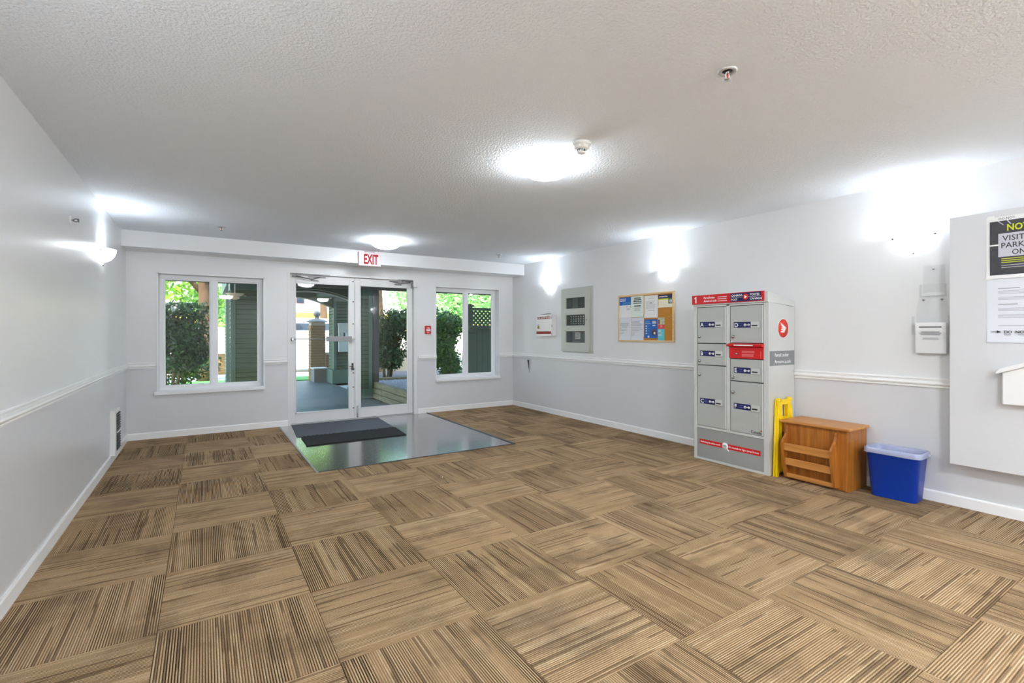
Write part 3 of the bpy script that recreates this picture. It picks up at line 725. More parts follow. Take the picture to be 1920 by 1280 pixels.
mb.cyl(.040, .004, .0045, M_BROWNP, Fr(q.p(.155, .072), q.u, q.v, q.n), 16); mb.cyl(.028, .005, .0055, M_NAVY2, Fr(q.p(.16, .066), q.u, q.v, q.n), 16); mb.cyl(.017, .006, .0065, M_WHITE, Fr(q.p(.165, .06), q.u, q.v, q.n), 12); mb.box(.06, .085, .005, .03, .008, .0085, M_WHITE, fr=q)
mb.build('print', None, o)
o, q = paper(4.070, 1.186, .102, .275, 'narrow teal and red leaflet hanging beside the bright blue flyer', M_TEAL)
mb = MB(); mb.box(0, .102, .19, .275, .0007, .001, mat('print photo grey', srgb(190,200,170), .6, var=.5, vscale=60), fr=q); mb.box(.006, .03, .195, .25, .001, .0013, M_BROWNP, fr=q); mb.box(0, .102, .14, .19, .0007, .001, M_REDP, fr=q); mb.cyl(.016, .001, .0015, M_PINK, Fr(q.p(.05, .165), q.u, q.v, q.n), 12); mb.lines(q, .012, .09, .13, .05, 5, .006, M_WHITE, .3, .5)
mb.build('print', None, o)
d = Fr((XR-.014, 3.887, 1.465), (0,-1,0), (0,0,1), (-1,0,0))
tag(MB().lathe([(0, 0), (.002, 0), (.002, .008), (.006, .009), (.0045, .016), (.0075, .020), (.006, .023), (0, .023)], 12, mat('pin cream', srgb(244,226,190), .3), d).build('push_pin'), 'cream push pin stuck in the bare cork', 'push pin')

# ------------------------------------------------------------------ parcel locker
LY0, LY1, LX = 2.455, 3.240, 4.245
t = thing('parcel_locker', 'tall grey parcel locker with red header and lettered doors', 'parcel locker', (4.45, 2.85, 0))
f = RW(LY1, 0, LX)                      # u 0..0.785 along the front, n towards the room
LW_ = LY1-LY0
mb = MB(); dep = XR-LX-.004
mb.prism([(.02, 0), (dep, 0), (dep, 1.515), (.02, 1.546)], 0, LW_, M_LOCK, Fr(f.o, -f.n, f.v, f.u)); mb.build('carcass', M_LOCK, t)
B(.03, LW_-.046, .02, 1.535, -.021, -.0185, fr=f).build('door_recess', mat('gap shade grey', srgb(70,72,72), .6), t)  # dark backing sheet, shade of the door gaps put into its colour
mb = MB()                               # face frame
for q in ((0, .032, .018, 1.547), (LW_-.048, LW_, .018, 1.547), (.366, .402, .335, 1.547), (0, LW_, 0, .022), (.032, LW_-.048, .318, .340), (.032, LW_-.048, 1.532, 1.547)):
    mb.box(*q, -.022, 0, fr=f, bev=.002)
mb.build('face_frame', M_LOCK, t)
mb = MB(); g = Fr(f.o, -f.n, f.v, f.u)  # sloped lid
mb.prism([(-.012, 1.549), (dep, 1.519), (dep, 1.567), (.02, 1.645), (-.012, 1.648)], 0, LW_, M_LOCK, g, bev=.003); mb.build('lid', M_LOCK, t)
mb = MB(); mb.box(-.004, LW_-.032, 1.562, 1.652, .012, .024, fr=f, m=M_RED, bev=.002); hd = mb.build('header_sign', M_RED, t, label='red header band with blue name plate')
mb = MB(); mb.prism([(.036, 1.574), (.050, 1.574), (.050, 1.638), (.040, 1.638), (.024, 1.626), (.024, 1.615), (.036, 1.622)], .0243, .0249, M_WHITE, f)
mb.text('Parcel locker', f, .135, 1.613, .0245, .028, M_WHITE, bold=.0006, width=.125); mb.text('Armoire à colis', f, .135, 1.581, .0245, .028, M_WHITE, bold=.0006, width=.145)
mb.lines(f, .29, .40, 1.632, 1.575, 3, .0245, M_WHITE, .3, .2)
mb.box(.428, .728, 1.568, 1.646, .0242, .0248, M_NAVY, fr=f); mb.box(.436, .724, 1.6055, 1.6075, .025, .0253, M_WHITE, fr=f)
for s_, a, b in (('CANADA', .434, 1.616), ('POST', .434, 1.578), ('POSTES', .622, 1.616), ('CANADA', .622, 1.578)): mb.text(s_, f, a, b, .0252, .026, M_WHITE, bold=.0005, sx=1.05)
mb.build('lettering', None, hd)
mb = MB(); mb.cyl(.029, .0252, .0258, M_RED, Fr(f.p(.578, 1.607), f.u, f.v, f.n), 20)
def wing(mb, c, s, z):                  # postal wing mark, in a circle of radius s
    for P_ in ([(-.55,.62), (.62,.05), (.35,-.02), (-.3,.2)], [(-.38,.12), (.62,.05), (.42,-.12), (-.3,.0)], [(-.46,-.08), (.42,-.12), (.30,-.28), (-.40,-.2)], [(-.5,-.30), (.30,-.28), (.16,-.46), (-.52,-.44)]):
        mb.prism([(a*s, b*s) for a, b in P_], z, z+.0005, M_WHITE, c.fr)
class _c: pass
c_ = _c(); c_.fr = Fr(f.p(.578, 1.607), f.u, f.v, f.n); c_.x = 0
wing(mb, c_, .027, .0259); mb.build('emblem', None, hd, label='round red emblem with a white wing')
cells = [('A', .034, .364, 1.173, 1.530, 'l', 1.237), ('B', .034, .364, .955, 1.169, 'l', .993), ('C', .034, .364, .342, .951, 'l', .853),
         ('D', .404, .735, 1.180, 1.530, 'l', 1.238), ('E', .404, .735, .822, 1.030, 'l', .853), ('F', .404, .735, .342, .818, 'l', .711)]
tagz = {'A': 1.33, 'B': 1.043, 'C': .566, 'D': 1.322, 'E': .897, 'F': .558}
for nm, a0, a1, b0, b1, _, kz in cells:
    dr = B(a0+.004, a1-.003, b0+.002, b1-.003, -.018, -.0050, fr=f, bev=.002).build('door', M_LOCKD, t)
    B(a1-.010, a1-.003, b0+.004, b1-.005, -.004, .0015, fr=f, bev=.0015).build('flange_highlight', M_WHITEP, dr)  # door edge flange, coloured white so its bright highlight is built in
    tz = tagz[nm]; tx = .07 if a0 < .3 else .443
    mb = MB(); mb.box(tx, tx+.168, tz, tz+.054, -.0052, -.0036, M_NAVY, fr=f); mb.text(nm, f, tx+.006, tz+.008, -.003, .054, M_WHITE, bold=.001)
    mb.lines(f, tx+.048, tx+.095, tz+.046, tz+.010, 2, -.003, mat('print dim blue', srgb(104,120,190), .6), .2, .2)
    mb.cyl(.013, -.003, -.0025, M_WHITE, Fr(f.p(tx+.113, tz+.026), f.u, f.v, f.n), 12); mb.box(tx+.113, tx+.15, tz+.0225, tz+.0295, -.003, -.0025, M_WHITE, fr=f); mb.cyl(.011, -.003, -.0025, M_WHITE, Fr(f.p(tx+.15, tz+.026), f.u, f.v, f.n), 12)
    mb.build('door_label', None, dr, label='navy label with the letter %s and a key' % nm)
    mb = MB(); px = tx+.178; mb.box(px, px+.078, tz-.002, tz+.056, -.0045, .006, fr=f, bev=.003, m=M_LOCK); mb.box(px+.008, px+.062, tz+.013, tz+.025, .006, .0066, M_DARK, fr=f); mb.build('card_slot', None, dr)
    MB().lathe([(0, .0), (.016, .0), (.015, .010), (.010, .014), (0, .015)], 16, M_STEEL, Fr(f.p(a0+.032, kz, -.003), f.u, f.v, f.n)).build('lock', M_STEEL, dr)
mb = MB(); mb.box(.400, .738, 1.035, 1.142, -.012, .006, fr=f, bev=.003); ch = mb.build('outgoing_mail_slot', M_RED, t, label='red outgoing mail slot')
mb = MB(); mb.prism([(0, 1.142), (.04, 1.150), (.042, 1.166), (.0, 1.177), (-.012, 1.177), (-.012, 1.142)], .396, .740, M_RED, Fr(f.o, f.n, f.v, f.u)); mb.build('hood', M_RED, ch)
mb = MB(); mb.lines(f, .47, .66, 1.166, 1.152, 1, .0425, M_WHITE, .6, 0); mb.lines(f, .53, .655, 1.108, 1.088, 3, .0062, M_PINK, .4, .1); mb.lines(f, .53, .655, 1.078, 1.052, 3, .0062, M_PINK, .4, .1); mb.box(.712, .716, 1.045, 1.105, .006, .0068, M_PINK, fr=f); mb.build('print', None, ch)
MB().lathe([(0, .0), (.012, .0), (.011, .008), (0, .01)], 14, M_STEEL, Fr(f.p(.478, 1.077, .006), f.u, f.v, f.n)).build('lock', M_STEEL, ch)
kp = B(.034, LW_-.05, .024, .316, -.016, -.005, fr=f, bev=.002).build('kick_panel', M_LOCKB, t)
mb = MB(); mb.box(.064, .705, .158, .206, -.005, -.0042, M_RED, fr=f); mb.text('Delivering the online world', f, .075, .174, -.004, .026, M_WHITE, bold=.0003, width=.22); mb.text("Du monde en ligne jusqu'à vous", f, .388, .174, -.004, .026, M_WHITE, bold=.0003, width=.30)
mb.cyl(.034, -.004, -.0032, M_WHITE, Fr(f.p(.348, .182), f.u, f.v, f.n), 20); mb.box(.333, .365, .172, .194, -.003, -.0024, M_INKG, fr=f); mb.prism([(.368, .156), (.376, .163), (.392, .142), (.384, .137)], -.004, -.0032, M_WHITE, f); mb.build('slogan_band', None, kp, label='red slogan band')
mb = MB(); mb.text('Canada', f, .612, .356, -.0035, .036, M_INK, bold=.0003, width=.10); mb.box(.704, .719, .383, .392, -.0036, -.003, M_RED, fr=f); mb.build('wordmark', None, t)
sf = Fr((LX, LY0, 0), (1,0,0), (0,0,1), (0,-1,0))   # visible end panel
mb = MB(); mb.box(.012, XR-LX-.008, .978, 1.110, .0004, .0012, M_GREYD, fr=sf); mb.text('Parcel Locker', sf, .09, 1.058, .0016, .046, M_WHITE, width=.23); mb.text('Armoire à colis', sf, .09, .998, .0016, .046, M_WHITE, width=.27)
mb.build('end_decal', None, t, label='grey decal with white lettering')
mb = MB(); c_.fr = Fr(sf.p(.232, 1.315), sf.u, sf.v, sf.n); mb.cyl(.090, .0004, .0008, M_WHITE, c_.fr, 32); mb.cyl(.084, .0009, .0014, M_ORED, c_.fr, 32); wing(mb, c_, .084, .0016); mb.build('end_emblem', None, t, label='round red emblem with a white wing')

# ------------------------------------------------------------------ wet floor sign folded between locker and cabinet
t = thing('wet_floor_sign', 'yellow folded wet floor sign wedged between locker and cabinet', 'floor sign', (4.42, 2.42, 0))
def sign_panel(y, lean, name):
    fr = Fr((4.275, y, .0), (1,0,0), Vector((0, lean, 1)).normalized(), (0,-1,0)); mb = MB()
    def xl(z): return .0+.045*z/.66
    def xr(z): return .30-.045*z/.66
    outer = [(xl(0), .0), (xl(0)+.03, 0), (xl(0)+.045, .04), (xr(0)-.045, .04), (xr(0)-.03, 0), (xr(0), 0), (xr(.5), .52), (xl(.5), .52)]
    mb.prism(outer, 0, .014, M_YEL, fr)
    mb.prism([(xl(.52), .52), (.105, .52), (.105, .63), (xl(.63), .63)], 0, .014, M_YEL, fr); mb.prism([(.195, .52), (xr(.52), .52), (xr(.63), .63), (.195, .63)], 0, .014, M_YEL, fr)
    mb.prism([(xl(.63), .63), (xr(.63), .63), (xr(.67), .672), (xl(.67), .672)], 0, .014, M_YEL, fr)
    o = mb.build(name, M_YEL, t)
    mb = MB()                           # raised rim
    for a, b in (((xl(.02)+.004, .02), (xl(.62)+.004, .62)), ((xr(.02)-.004, .02), (xr(.62)-.004, .62)), ((.08, .48), (.22, .48)), ((.08, .06), (.08, .48)), ((.22, .06), (.22, .48))):
        mb.tube([fr.p(a[0], a[1], .015), fr.p(b[0], b[1], .015)], .005, M_YEL, 6)
    mb.build('raised_rim', M_YEL, o)
sign_panel(2.415, .016, 'front_panel'); sign_panel(2.437, .012, 'rear_panel')
fr = Fr((4.275, 2.424, .66), (0,1,0), (0,0,1), (1,0,0))
for a in (.05, .225): MB().cyl(.020, a, a+.035, M_YEL, Fr(fr.p(.0, .01, 0), fr.u, fr.v, fr.n), 12).build('hinge', M_YEL, t)

# ------------------------------------------------------------------ oak cabinet with magazine rack
t = thing('oak_cabinet', 'low oak cabinet with a slatted magazine rack on its front', 'cabinet', (4.5, 2.1, 0))
CX, CY0, CY1, CZ = 4.335, 1.862, 2.375, .488
f = RW(CY1, 0, CX); CW = CY1-CY0; D = XR-.016-CX
B(.012, CW-.012, .004, CZ, -.016, -.0, fr=f, bev=.002).build('front_panel', M_OAKV, t)
B(0, .016, .0, CZ, -D, -.001, fr=f, bev=.002).build('side_panel', M_OAKV, t); B(CW-.016, CW, .0, CZ, -D, -.001, fr=f, bev=.002).build('side_panel', M_OAKV, t)
B(.016, CW-.016, .03, CZ, -D, -D+.012, fr=f).build('back_panel', M_OAKV, t)
B(-.014, CW+.024, CZ, CZ+.022, -D, .034, fr=f, bev=.006, seg=3).build('top', M_OAKH, t, label='paler oak top with rounded edge')
sp = [(0, .455), (.014, .464), (.026, .455), (.028, .43), (.040, .40), (.078, .365), (.106, .345), (.116, .325), (.114, .29), (.082, .10), (.062, .035), (.050, .022), (0, .022)]
for a in (.036, CW-.088):
    MB().prism(sp, a, a+.021, M_OAKV, Fr(f.o, f.n, f.v, f.u), bev=.002).build('rack_side', M_OAKV, t)
for z0, z1, n0 in ((.262, .325, .088), (.135, .195, .066), (.030, .060, .044)):
    B(.057, CW-.088, z0, z1, n0, n0+.012, fr=f, bev=.002).build('rack_slat', M_OAKH, t)
B(.057, CW-.088, .022, .032, .0, .048, fr=f).build('rack_base', M_OAKH, t)
MB().box(-.012, .0, .33, .40, -.03, -.005, fr=f, bev=.002).build('hinge', M_DARK, t)

# ------------------------------------------------------------------ blue bin and liner
def rrect(cx, cy, hx, hy, r, n=5):
    out = []
    for sx, sy, a0 in ((1,1,0), (-1,1,PI/2), (-1,-1,PI), (1,-1,1.5*PI)):
        for k in range(n+1):
            a = a0+PI/2*k/n; out.append((cx+sx*(hx-r)+r*math.cos(a), cy+sy*(hy-r)+r*math.sin(a)))
    return out
def loft(mb, rings, m, cap0=False, cap1=False):
    R = [[mb.bm.verts.new(p) for p in r] for r in rings]; i = mb.mi(m); n = len(R[0])
    for A, Bq in zip(R, R[1:]):
        for k in range(n):
            fc = mb.bm.faces.new((A[k], A[(k+1) % n], Bq[(k+1) % n], Bq[k])); fc.material_index = i; fc.smooth = True
    if cap0: mb.bm.faces.new(R[0][::-1]).material_index = i
    if cap1: mb.bm.faces.new(R[-1]).material_index = i
def ring(cx, cy, hx, hy, r, z, wob=0):
    return [(x+random.uniform(-wob, wob), y+random.uniform(-wob, wob), z+random.uniform(-wob, wob)) for x, y in rrect(cx, cy, hx, hy, r)]
bx, by, ba = 4.535, 1.612, .06
t = thing('waste_bin', 'blue plastic waste bin beside the oak cabinet', 'bin', (bx, by, 0))
mb = MB()
loft(mb, [ring(0,0,.090,.140,.035,.0), ring(0,0,.094,.145,.04,.004), ring(0,0,.112,.172,.045,.340), ring(0,0,.120,.180,.05,.343), ring(0,0,.121,.181,.05,.366), ring(0,0,.117,.177,.05,.370), ring(0,0,.112,.172,.045,.366), ring(0,0,.108,.167,.045,.34), ring(0,0,.088,.137,.035,.012)], M_BLUE, True, True)
bo = mb.build('bin_body', M_BLUE, None); bo.parent = t; bo.rotation_euler.z = ba
lt = thing('bin_liner', 'clear pale plastic liner folded over the rim of the blue bin', 'bin liner', (bx, by, .3))
mb = MB(); random.seed(3)
loft(mb, [ring(0,0,.128,.188,.05,.338-.3,.0022), ring(0,0,.1265,.1865,.05,.350-.3,.001), ring(0,0,.126,.186,.05,.372-.3,.001), ring(0,0,.117,.177,.05,.378-.3,.001), ring(0,0,.106,.165,.045,.366-.3,.002), ring(0,0,.101,.158,.042,.30-.3,.004), ring(0,0,.095,.150,.04,.24-.3,.004)], M_LINER)
lm, ltt, lb = nmat('liner translucent'); lb.inputs['Base Color'].default_value = srgb(214,220,238); lb.inputs['Roughness'].default_value = .25
tr = ltt.nodes.new('ShaderNodeBsdfTransparent'); mxs = ltt.nodes.new('ShaderNodeMixShader'); mxs.inputs[0].default_value = .55
ltt.links.new(tr.outputs[0], mxs.inputs[1]); ltt.links.new(lb.outputs[0], mxs.inputs[2]); ltt.links.new(mxs.outputs[0], ltt.nodes['Material Output'].inputs[0])
mb.mats = [lm]
lo = mb.build('film', lm, None); lo.parent = lt; lo.rotation_euler.z = ba
mb = MB(); mb.tube([(bx+.055, by-.176, .356), (bx+.064, by-.184, .350), (bx+.060, by-.182, .332)], [.012, .016, .006], lm, 8); mb.build('knot', lm, lt)

# ------------------------------------------------------------------ wall box and notices near the camera
PB = .12
t = thing('wall_box', 'large pale grey box panel projecting from the wall with notices', 'wall panel', (XR, .6, 1.2))
f = RW(1.297+.025, .328)
B(.025, 1.5, .0, 1.772, 0, PB, fr=f, bev=.004).build('panel', M_LOW, t)
XP = XR-PB
YN = 1.1045
o, q = paper(1.0985, 1.637, .43, .418, 'dark notice poster with yellow and white lettering on the wall box', x=XP, name='notice_poster', cat='poster', grp='notices taped to the wall box')
mb = MB(); mb.box(.018, .412, .016, .388, .0044, .0048, M_DKPOST, fr=q)
Z = .0052
mb.text('NOTICE', q, .1005, .318, Z, .060, M_YELP, bold=.0014, width=.175); mb.box(.06, .38, .145, .302, Z, Z+.0003, M_LAV, fr=q)
mb.text('VISITOR', q, .080, .252, Z+.0005, .05, M_INK, bold=.0004, width=.18); mb.text('PARKING', q, .072, .204, Z+.0005, .05, M_INK, bold=.0004, width=.19); mb.text('ONLY', q, .125, .156, Z+.0005, .05, M_INK, bold=.0004, width=.115)
mb.lines(q, .075, .36, .138, .10, 3, Z, M_YELP, .35, .1); mb.lines(q, .075, .36, .095, .065, 2, Z, M_INKG, .35, .2)
mb.box(.018, .062, .222, .232, Z, Z+.0003, M_WHITE, fr=q); mb.prism([(.055, .388), (.062, .388), (.088, .36), (.082, .36)], Z, Z+.0003, M_LAV, q); mb.prism([(.10, .388), (.107, .388), (.125, .36), (.118, .36)], Z, Z+.0003, M_LAV, q)
mb.text('DO NOT', q, .06, .396, .0012, .02, M_INK); mb.build('print', None, o)
o, q = paper(1.0955, 1.205, .43, .43, 'white typed notice with handwriting taped below the dark poster', M_PAPERB, x=XP, name='typed_notice', cat='notice', grp='notices taped to the wall box')
mb = MB(); mb.lines(q, .21, .30, .395, .382, 1, .0012, M_INKG, .4, 0); mb.lines(q, .055, .16, .372, .358, 1, .0012, M_INKG, .4, 0); mb.lines(q, .055, .38, .352, .325, 3, .0012, M_INKG, .3, .2); mb.lines(q, .055, .38, .31, .285, 3, .0012, M_INKG, .3, .2); mb.lines(q, .055, .15, .265, .25, 1, .0014, M_INKG, .4, 0); mb.lines(q, .055, .38, .235, .21, 3, .0014, M_INKG, .3, .2); mb.lines(q, .055, .38, .19, .165, 3, .002, M_INKG, .3, .2); mb.lines(q, .055, .2, .12, .105, 1, .003, M_INKG, .25, 0)
mb.box(.02, .06, .071, .074, .008, .0083, M_INK, fr=q); mb.prism([(.05, .062), (.05, .083), (.072, .072)], .008, .0083, M_INK, q); mb.text('DO  NOT', q, .085, .062, .008, .027, M_INK, sx=.95, bold=.0005); mb.box(.085, .12, .052, .0545, .007, .0085, M_INK, fr=q); mb.box(.15, .2, .052, .0545, .007, .0085, M_INK, fr=q); mb.build('print', None, o)
for (yy, zz, l_) in ((1.093, 2.048, 'strip of clear tape at the top corner of the dark poster'), (1.103, 1.632, 'strip of clear tape between the poster and the typed notice')):
    tag(B(0, .035, 0, .018, .0015, .0022, fr=RW(yy, zz, XP-.0002)).build('tape_strip', M_WHITEP), l_, 'tape', 'tape on the notices')
t = thing('sloped_wall_shelf', 'white box shelf with a sloping rounded cap on the wall box', 'wall shelf', (XP, .9, .9))
f = RW(1.008, 0, XP); top = lambda a: 1.006+.40*a
MB().prism([(0, .795), (.6, .795), (.6, top(.6)), (0, top(0))], 0, .06, M_TRIM, f, bev=.006).build('body', M_TRIM, t)
MB().prism([(-.026, top(-.026)-.0), (.62, top(.62)), (.62, top(.62)+.030), (-.012, top(-.012)+.030), (-.03, top(-.03)+.012)], -.0, .085, M_TRIM, f, bev=.006).build('cap', M_TRIM, t)

# clear acrylic holders
t = thing('leaflet_holder', 'small empty clear acrylic leaflet holder below the sconce', 'leaflet holder', (XR, 1.42, 1.6), 'clear acrylic holders')
f = RW(1.486, 1.578)
B(0, .132, 0, .205, .001, .004, fr=f, bev=.001).build('back_plate', M_ACRYL, t)
mb = B(-.012, .142, -.03, .06, .040, .043, fr=f); mb.build('front_plate', M_ACRYL, t)
B(-.012, .142, -.03, -.026, .003, .040, fr=f).build('bottom_ledge', M_ACRYL, t)
for a in (-.012, .139): B(a, a+.003, -.026, .06, .003, .040, fr=f).build('end_plate', M_ACRYL, t)
MB().cyl(.007, .004, .007, M_STEEL, Fr(f.p(.064, .178), f.u, f.v, f.n), 12).build('screw', M_DARK, t)
t = thing('leaflet_holder', 'large clear acrylic holder with papers below the empty holder', 'leaflet holder', (XR, 1.43, 1.3), 'clear acrylic holders')
f = RW(1.528, 1.098)
MB().prism([(.0, .0), (.195, .0), (.195, .36), (.175, .455), (.02, .455), (.0, .36)], .001, .004, M_ACRYL, f).build('back_plate', M_ACRYL, t)
MB().prism([(.02, .01), (.17, -.02), (.190, .18), (.0, .19)], .055, .058, M_ACRYL, f).build('front_plate', M_ACRYL, t)
for a in (-.014, .202): B(a, a+.003, .16, .30, .004, .056, fr=f).build('end_plate', M_ACRYL, t)
for a in (.045, .155): MB().cyl(.008, .004, .008, M_STEEL, Fr(f.p(a, .425), f.u, f.v, f.n), 12).build('screw', M_DARK, t)
mb = MB()
for k in range(7): mb.box(.004+random.uniform(-.004, .004), .188+random.uniform(-.004, .004), .02, .252+random.uniform(-.012, .008), .012+k*.005, .0145+k*.005, fr=f)
pp = tag(mb.build('paper_stack', M_PAPER), 'stack of white forms standing in the large acrylic holder', 'paper stack')
fq = Fr(f.p(0, 0, .048), f.u, f.v, f.n); mb = MB(); mb.lines(fq, .03, .165, .225, .21, 1, .0002, M_INK, .5, 0, True); mb.lines(fq, .03, .165, .185, .155, 3, .0002, M_INK, .35, .3, True); mb.lines(fq, .05, .15, .14, .12, 2, .0002, M_INKG, .35, .3, True); mb.build('print', None, pp)

# ------------------------------------------------------------------ outdoors: ground
G = -.06
tag(B(-40, 50, YB+.2, 90, G-.3, G-.02).build('ground', M_YARD), 'sunny pale paving beyond the entrance garden', 'ground', kind='structure')
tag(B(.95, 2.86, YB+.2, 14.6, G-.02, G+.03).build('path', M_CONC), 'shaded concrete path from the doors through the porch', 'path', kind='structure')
tag(B(-12, .95, YB+.2, 15.2, G-.02, G+.05).build('garden_bed', M_SOIL), 'mulch bed under the tall shrub outside the window', 'garden bed', kind='structure')
tag(B(-6, 20, 15.0, 16.2, G-.02, G+.02).build('lawn', M_LAWN), 'strip of green lawn beyond the porch', 'lawn', kind='structure')
tag(B(-14, 30, 16.4, 18.2, G-.02, G+.01).build('road', M_ROAD), 'bluish strip of road beyond the lawn', 'road', kind='structure')
tag(B(-9, 14, YF-3, YB+.2, 2.75, 9.0).build('upper_storeys', M_GREEN), 'upper storeys of the building above the lobby', 'building', kind='structure')
# raised bed
t = thing('timber_retaining_wall', 'weathered timber retaining wall along the path by the doors', 'retaining wall', (3.0, 9.3, 0))
for k in range(3):
    for y0, y1 in ((7.7, 9.35), (9.36, 11.0)):
        o_ = .03*k
        B(2.90+o_*.4, 3.03+o_*.4, y0+.02*k, y1+.02*k, G+.03+k*.105, G+.13+k*.105, bev=.008).build('timber', M_TIMBER, t)
for k in range(3): B(3.04, 6.5, 10.88, 11.0, G+.03+k*.105, G+.13+k*.105, bev=.008).build('timber', M_TIMBER, t)
gz = G+.30
gb = MB(); gb.box(3.085, 5.0, YB+.22, 10.86, G, gz-.02, M_GRAV)
rs = np.random.RandomState(5)
for k in range(3500):
    x, y = rs.uniform(3.10, 4.95), rs.uniform(8.0, 10.84); s_ = rs.uniform(.012, .028); a = rs.uniform(0, PI)
    c0, s0 = math.cos(a)*s_, math.sin(a)*s_
    vs_ = [gb.bm.verts.new(v) for v in ((x+c0, y+s0, gz-.02), (x-s0, y+c0, gz-.02), (x-c0, y-s0, gz-.02), (x+s0, y-c0, gz-.02), (x+rs.uniform(-.005, .005), y, gz-.02+s_*.8))]
    for i_ in range(4): gb.bm.faces.new((vs_[i_], vs_[(i_+1) % 4], vs_[4]))
tag(gb.build('gravel', M_GRAV, norm=False), 'pale gravel filling the raised bed behind the timber wall', 'gravel', kind='stuff')

tag(B(3.55, 14, 11.02, 14.4, G-.02, gz-.10).build('shrub_bed', M_SOIL), 'dark mulch bed under the shrubs beyond the gravel', 'garden bed', kind='structure')

# ------------------------------------------------------------------ outdoors: porch
def pier(x0, x1, y0, y1, z0, z1, label, trim=.075, plinth=0):
    t = thing('porch_pier', label, 'pier', ((x0+x1)/2, (y0+y1)/2, z0), 'siding clad porch piers')
    B(x0+.03, x1-.03, y0+.03, y1-.03, z0, z1).build('core', M_SIDESHADE, t)
    for (a, b) in ((x0, y0), (x1-trim, y0), (x0, y1-trim), (x1-trim, y1-trim)):
        B(a, a+trim, b, b+trim, z0, z1, bev=.006).build('corner_board', M_GREEN2, t)
    n = int((z1-z0-.2)/.085)
    for k in range(n):
        zz = z0+.2+k*.085
        for q in (0, 1, 2):
            mb = MB()
            if q == 0: fr = Fr((x0+trim, y0+.03, zz), (1,0,0), (0,0,1), (0,-1,0)); L_ = x1-x0-2*trim
            elif q == 1: fr = Fr((x0+.03, y1-trim, zz), (0,-1,0), (0,0,1), (-1,0,0)); L_ = y1-y0-2*trim
            else: fr = Fr((x1-.03, y0+trim, zz), (0,1,0), (0,0,1), (1,0,0)); L_ = y1-y0-2*trim
            mb.prism([(0, .010), (.030, .010), (.030, .016), (.006, .086), (0, .086)], 0, L_, M_GREEN, Fr(fr.o, fr.n, fr.v, fr.u)); mb.build('siding_board', M_GREEN, t)
    B(x0-.012, x1+.012, y0-.012, y1+.012, z0, z0+.2, bev=.006).build('base_board', M_GREEN2, t)
    if plinth: B(x0-.05, x1+.05, y0-.05, y1+.05, z0, z0+plinth, bev=.01).build('plinth', M_GREEN2, t)
    B(x0-.01, x1+.01, y0-.01, y1+.01, z1-.18, z1, bev=.006).build('head_board', M_GREEN2, t)
PZ = 2.22
pier(.40, .98, 9.75, 10.3, G+.03, PZ, 'sage siding pier seen through the shrub window')
pier(2.53, 2.895, 9.9, 10.4, G+.03, PZ, 'sage siding pier beside the raised bed, seen through the door without a bar')
pier(2.88, 3.5, 13.3, 13.9, G+.03, 2.3, 'far sage siding pier with letterbox, by the brick column', plinth=.36)
pier(.45, .72, 13.3, 13.9, G+.03, 2.3, 'far sage siding pier partly hidden by the near one')
t = thing('porch_roof', 'sage porch roof with an arched front beam over the path', 'porch roof', (1.75, 11.2, 2.4))
B(-3.0, 8.0, YB+.22, 9.35, 2.42, 2.6).build('soffit', mat('soffit grey', srgb(150,160,158), .7), t)
B(-3.0, 8.0, 9.0, 9.12, 2.085, 2.42, bev=.006).build('eave_beam', M_POST, t)
B(.35, 3.6, 9.36, 14.1, 2.62, 2.75).build('porch_soffit', mat('soffit grey', srgb(150,160,158), .7), t)
B(2.45, 3.05, 9.2, 13.9, 2.22, 2.62).build('side_beam', M_GREEN2, t); B(.38, .98, 9.2, 13.9, 2.22, 2.62).build('side_beam', M_GREEN2, t)
def arch(y0, y1, x0, x1, zs, rise, ztop, m, thick=None):
    mb = MB(); n = 24; lo = []
    for k in range(n+1):
        a = k/n; lo.append((x0+(x1-x0)*a, zs+rise*(1-(2*a-1)**2)))
    up_ = [(x, z+thick) for x, z in lo][::-1] if thick else [(x1, ztop), (x0, ztop)]
    fr = Fr((0, y0, 0), (1,0,0), (0,0,1), (0,1,0))
    for k in range(n):
        a, b = lo[k], lo[k+1]
        if thick: mb.prism([a, b, (b[0], b[1]+thick), (a[0], a[1]+thick)], 0, y1-y0, m, fr)
        else: mb.prism([a, b, (b[0], ztop), (a[0], ztop)], 0, y1-y0, m, fr)
    return mb
arch(13.35, 13.6, .75, 2.93, 1.92, .29, 2.68, M_GREEN).build('arch_beam', M_GREEN, t)
arch(10.41, 10.55, .98, 2.53, 1.96, .15, 2.5, M_GREEN).build('arch_beam', M_GREEN, t)
arch(10.36, 10.41, .98, 2.53, 1.955, .15, None, M_GTRIM, .024).build('arch_moulding', M_GTRIM, t)
arch(10.39, 10.41, .98, 2.53, 2.01, .15, None, M_GTRIM, .012).build('arch_moulding', M_GTRIM, t)
tag(B(2.945, 3.065, 10.0, 10.12, G+.341, 2.2, bev=.006).build('porch_post', M_POST), 'plain grey-brown porch post standing on the timber retaining wall', 'post')
t = thing('pendant_lamp', 'bowl pendant lamp hanging outside the shrub window under the eave', 'pendant lamp', (.42, 9.3, 1.95))
d = Fr((.445, 9.3, 1.88), (1,0,0), (0,1,0), (0,0,1))
MB().lathe([(0, .0), (.04, .004), (.09, .022), (.13, .055), (.137, .064), (.13, .062), (.08, .03), (0, .012)], 24, M_PEND, d).build('bowl', M_PEND, t)
MB().lathe([(0, -.045), (.03, -.040), (.065, -.022), (.075, -.008), (.07, .0), (0, .0)], 20, M_PEND, d).build('lower_bowl', M_PEND, t)
MB().tube([(.445, 9.3, 1.89), (.445, 9.3, 2.425)], .006, M_WHITEP, 8).build('stem', M_WHITEP, t)
t = thing('letterbox', 'pale letterbox panel fixed to the far siding pier', 'letterbox', (3.1, 13.2, 1.2))
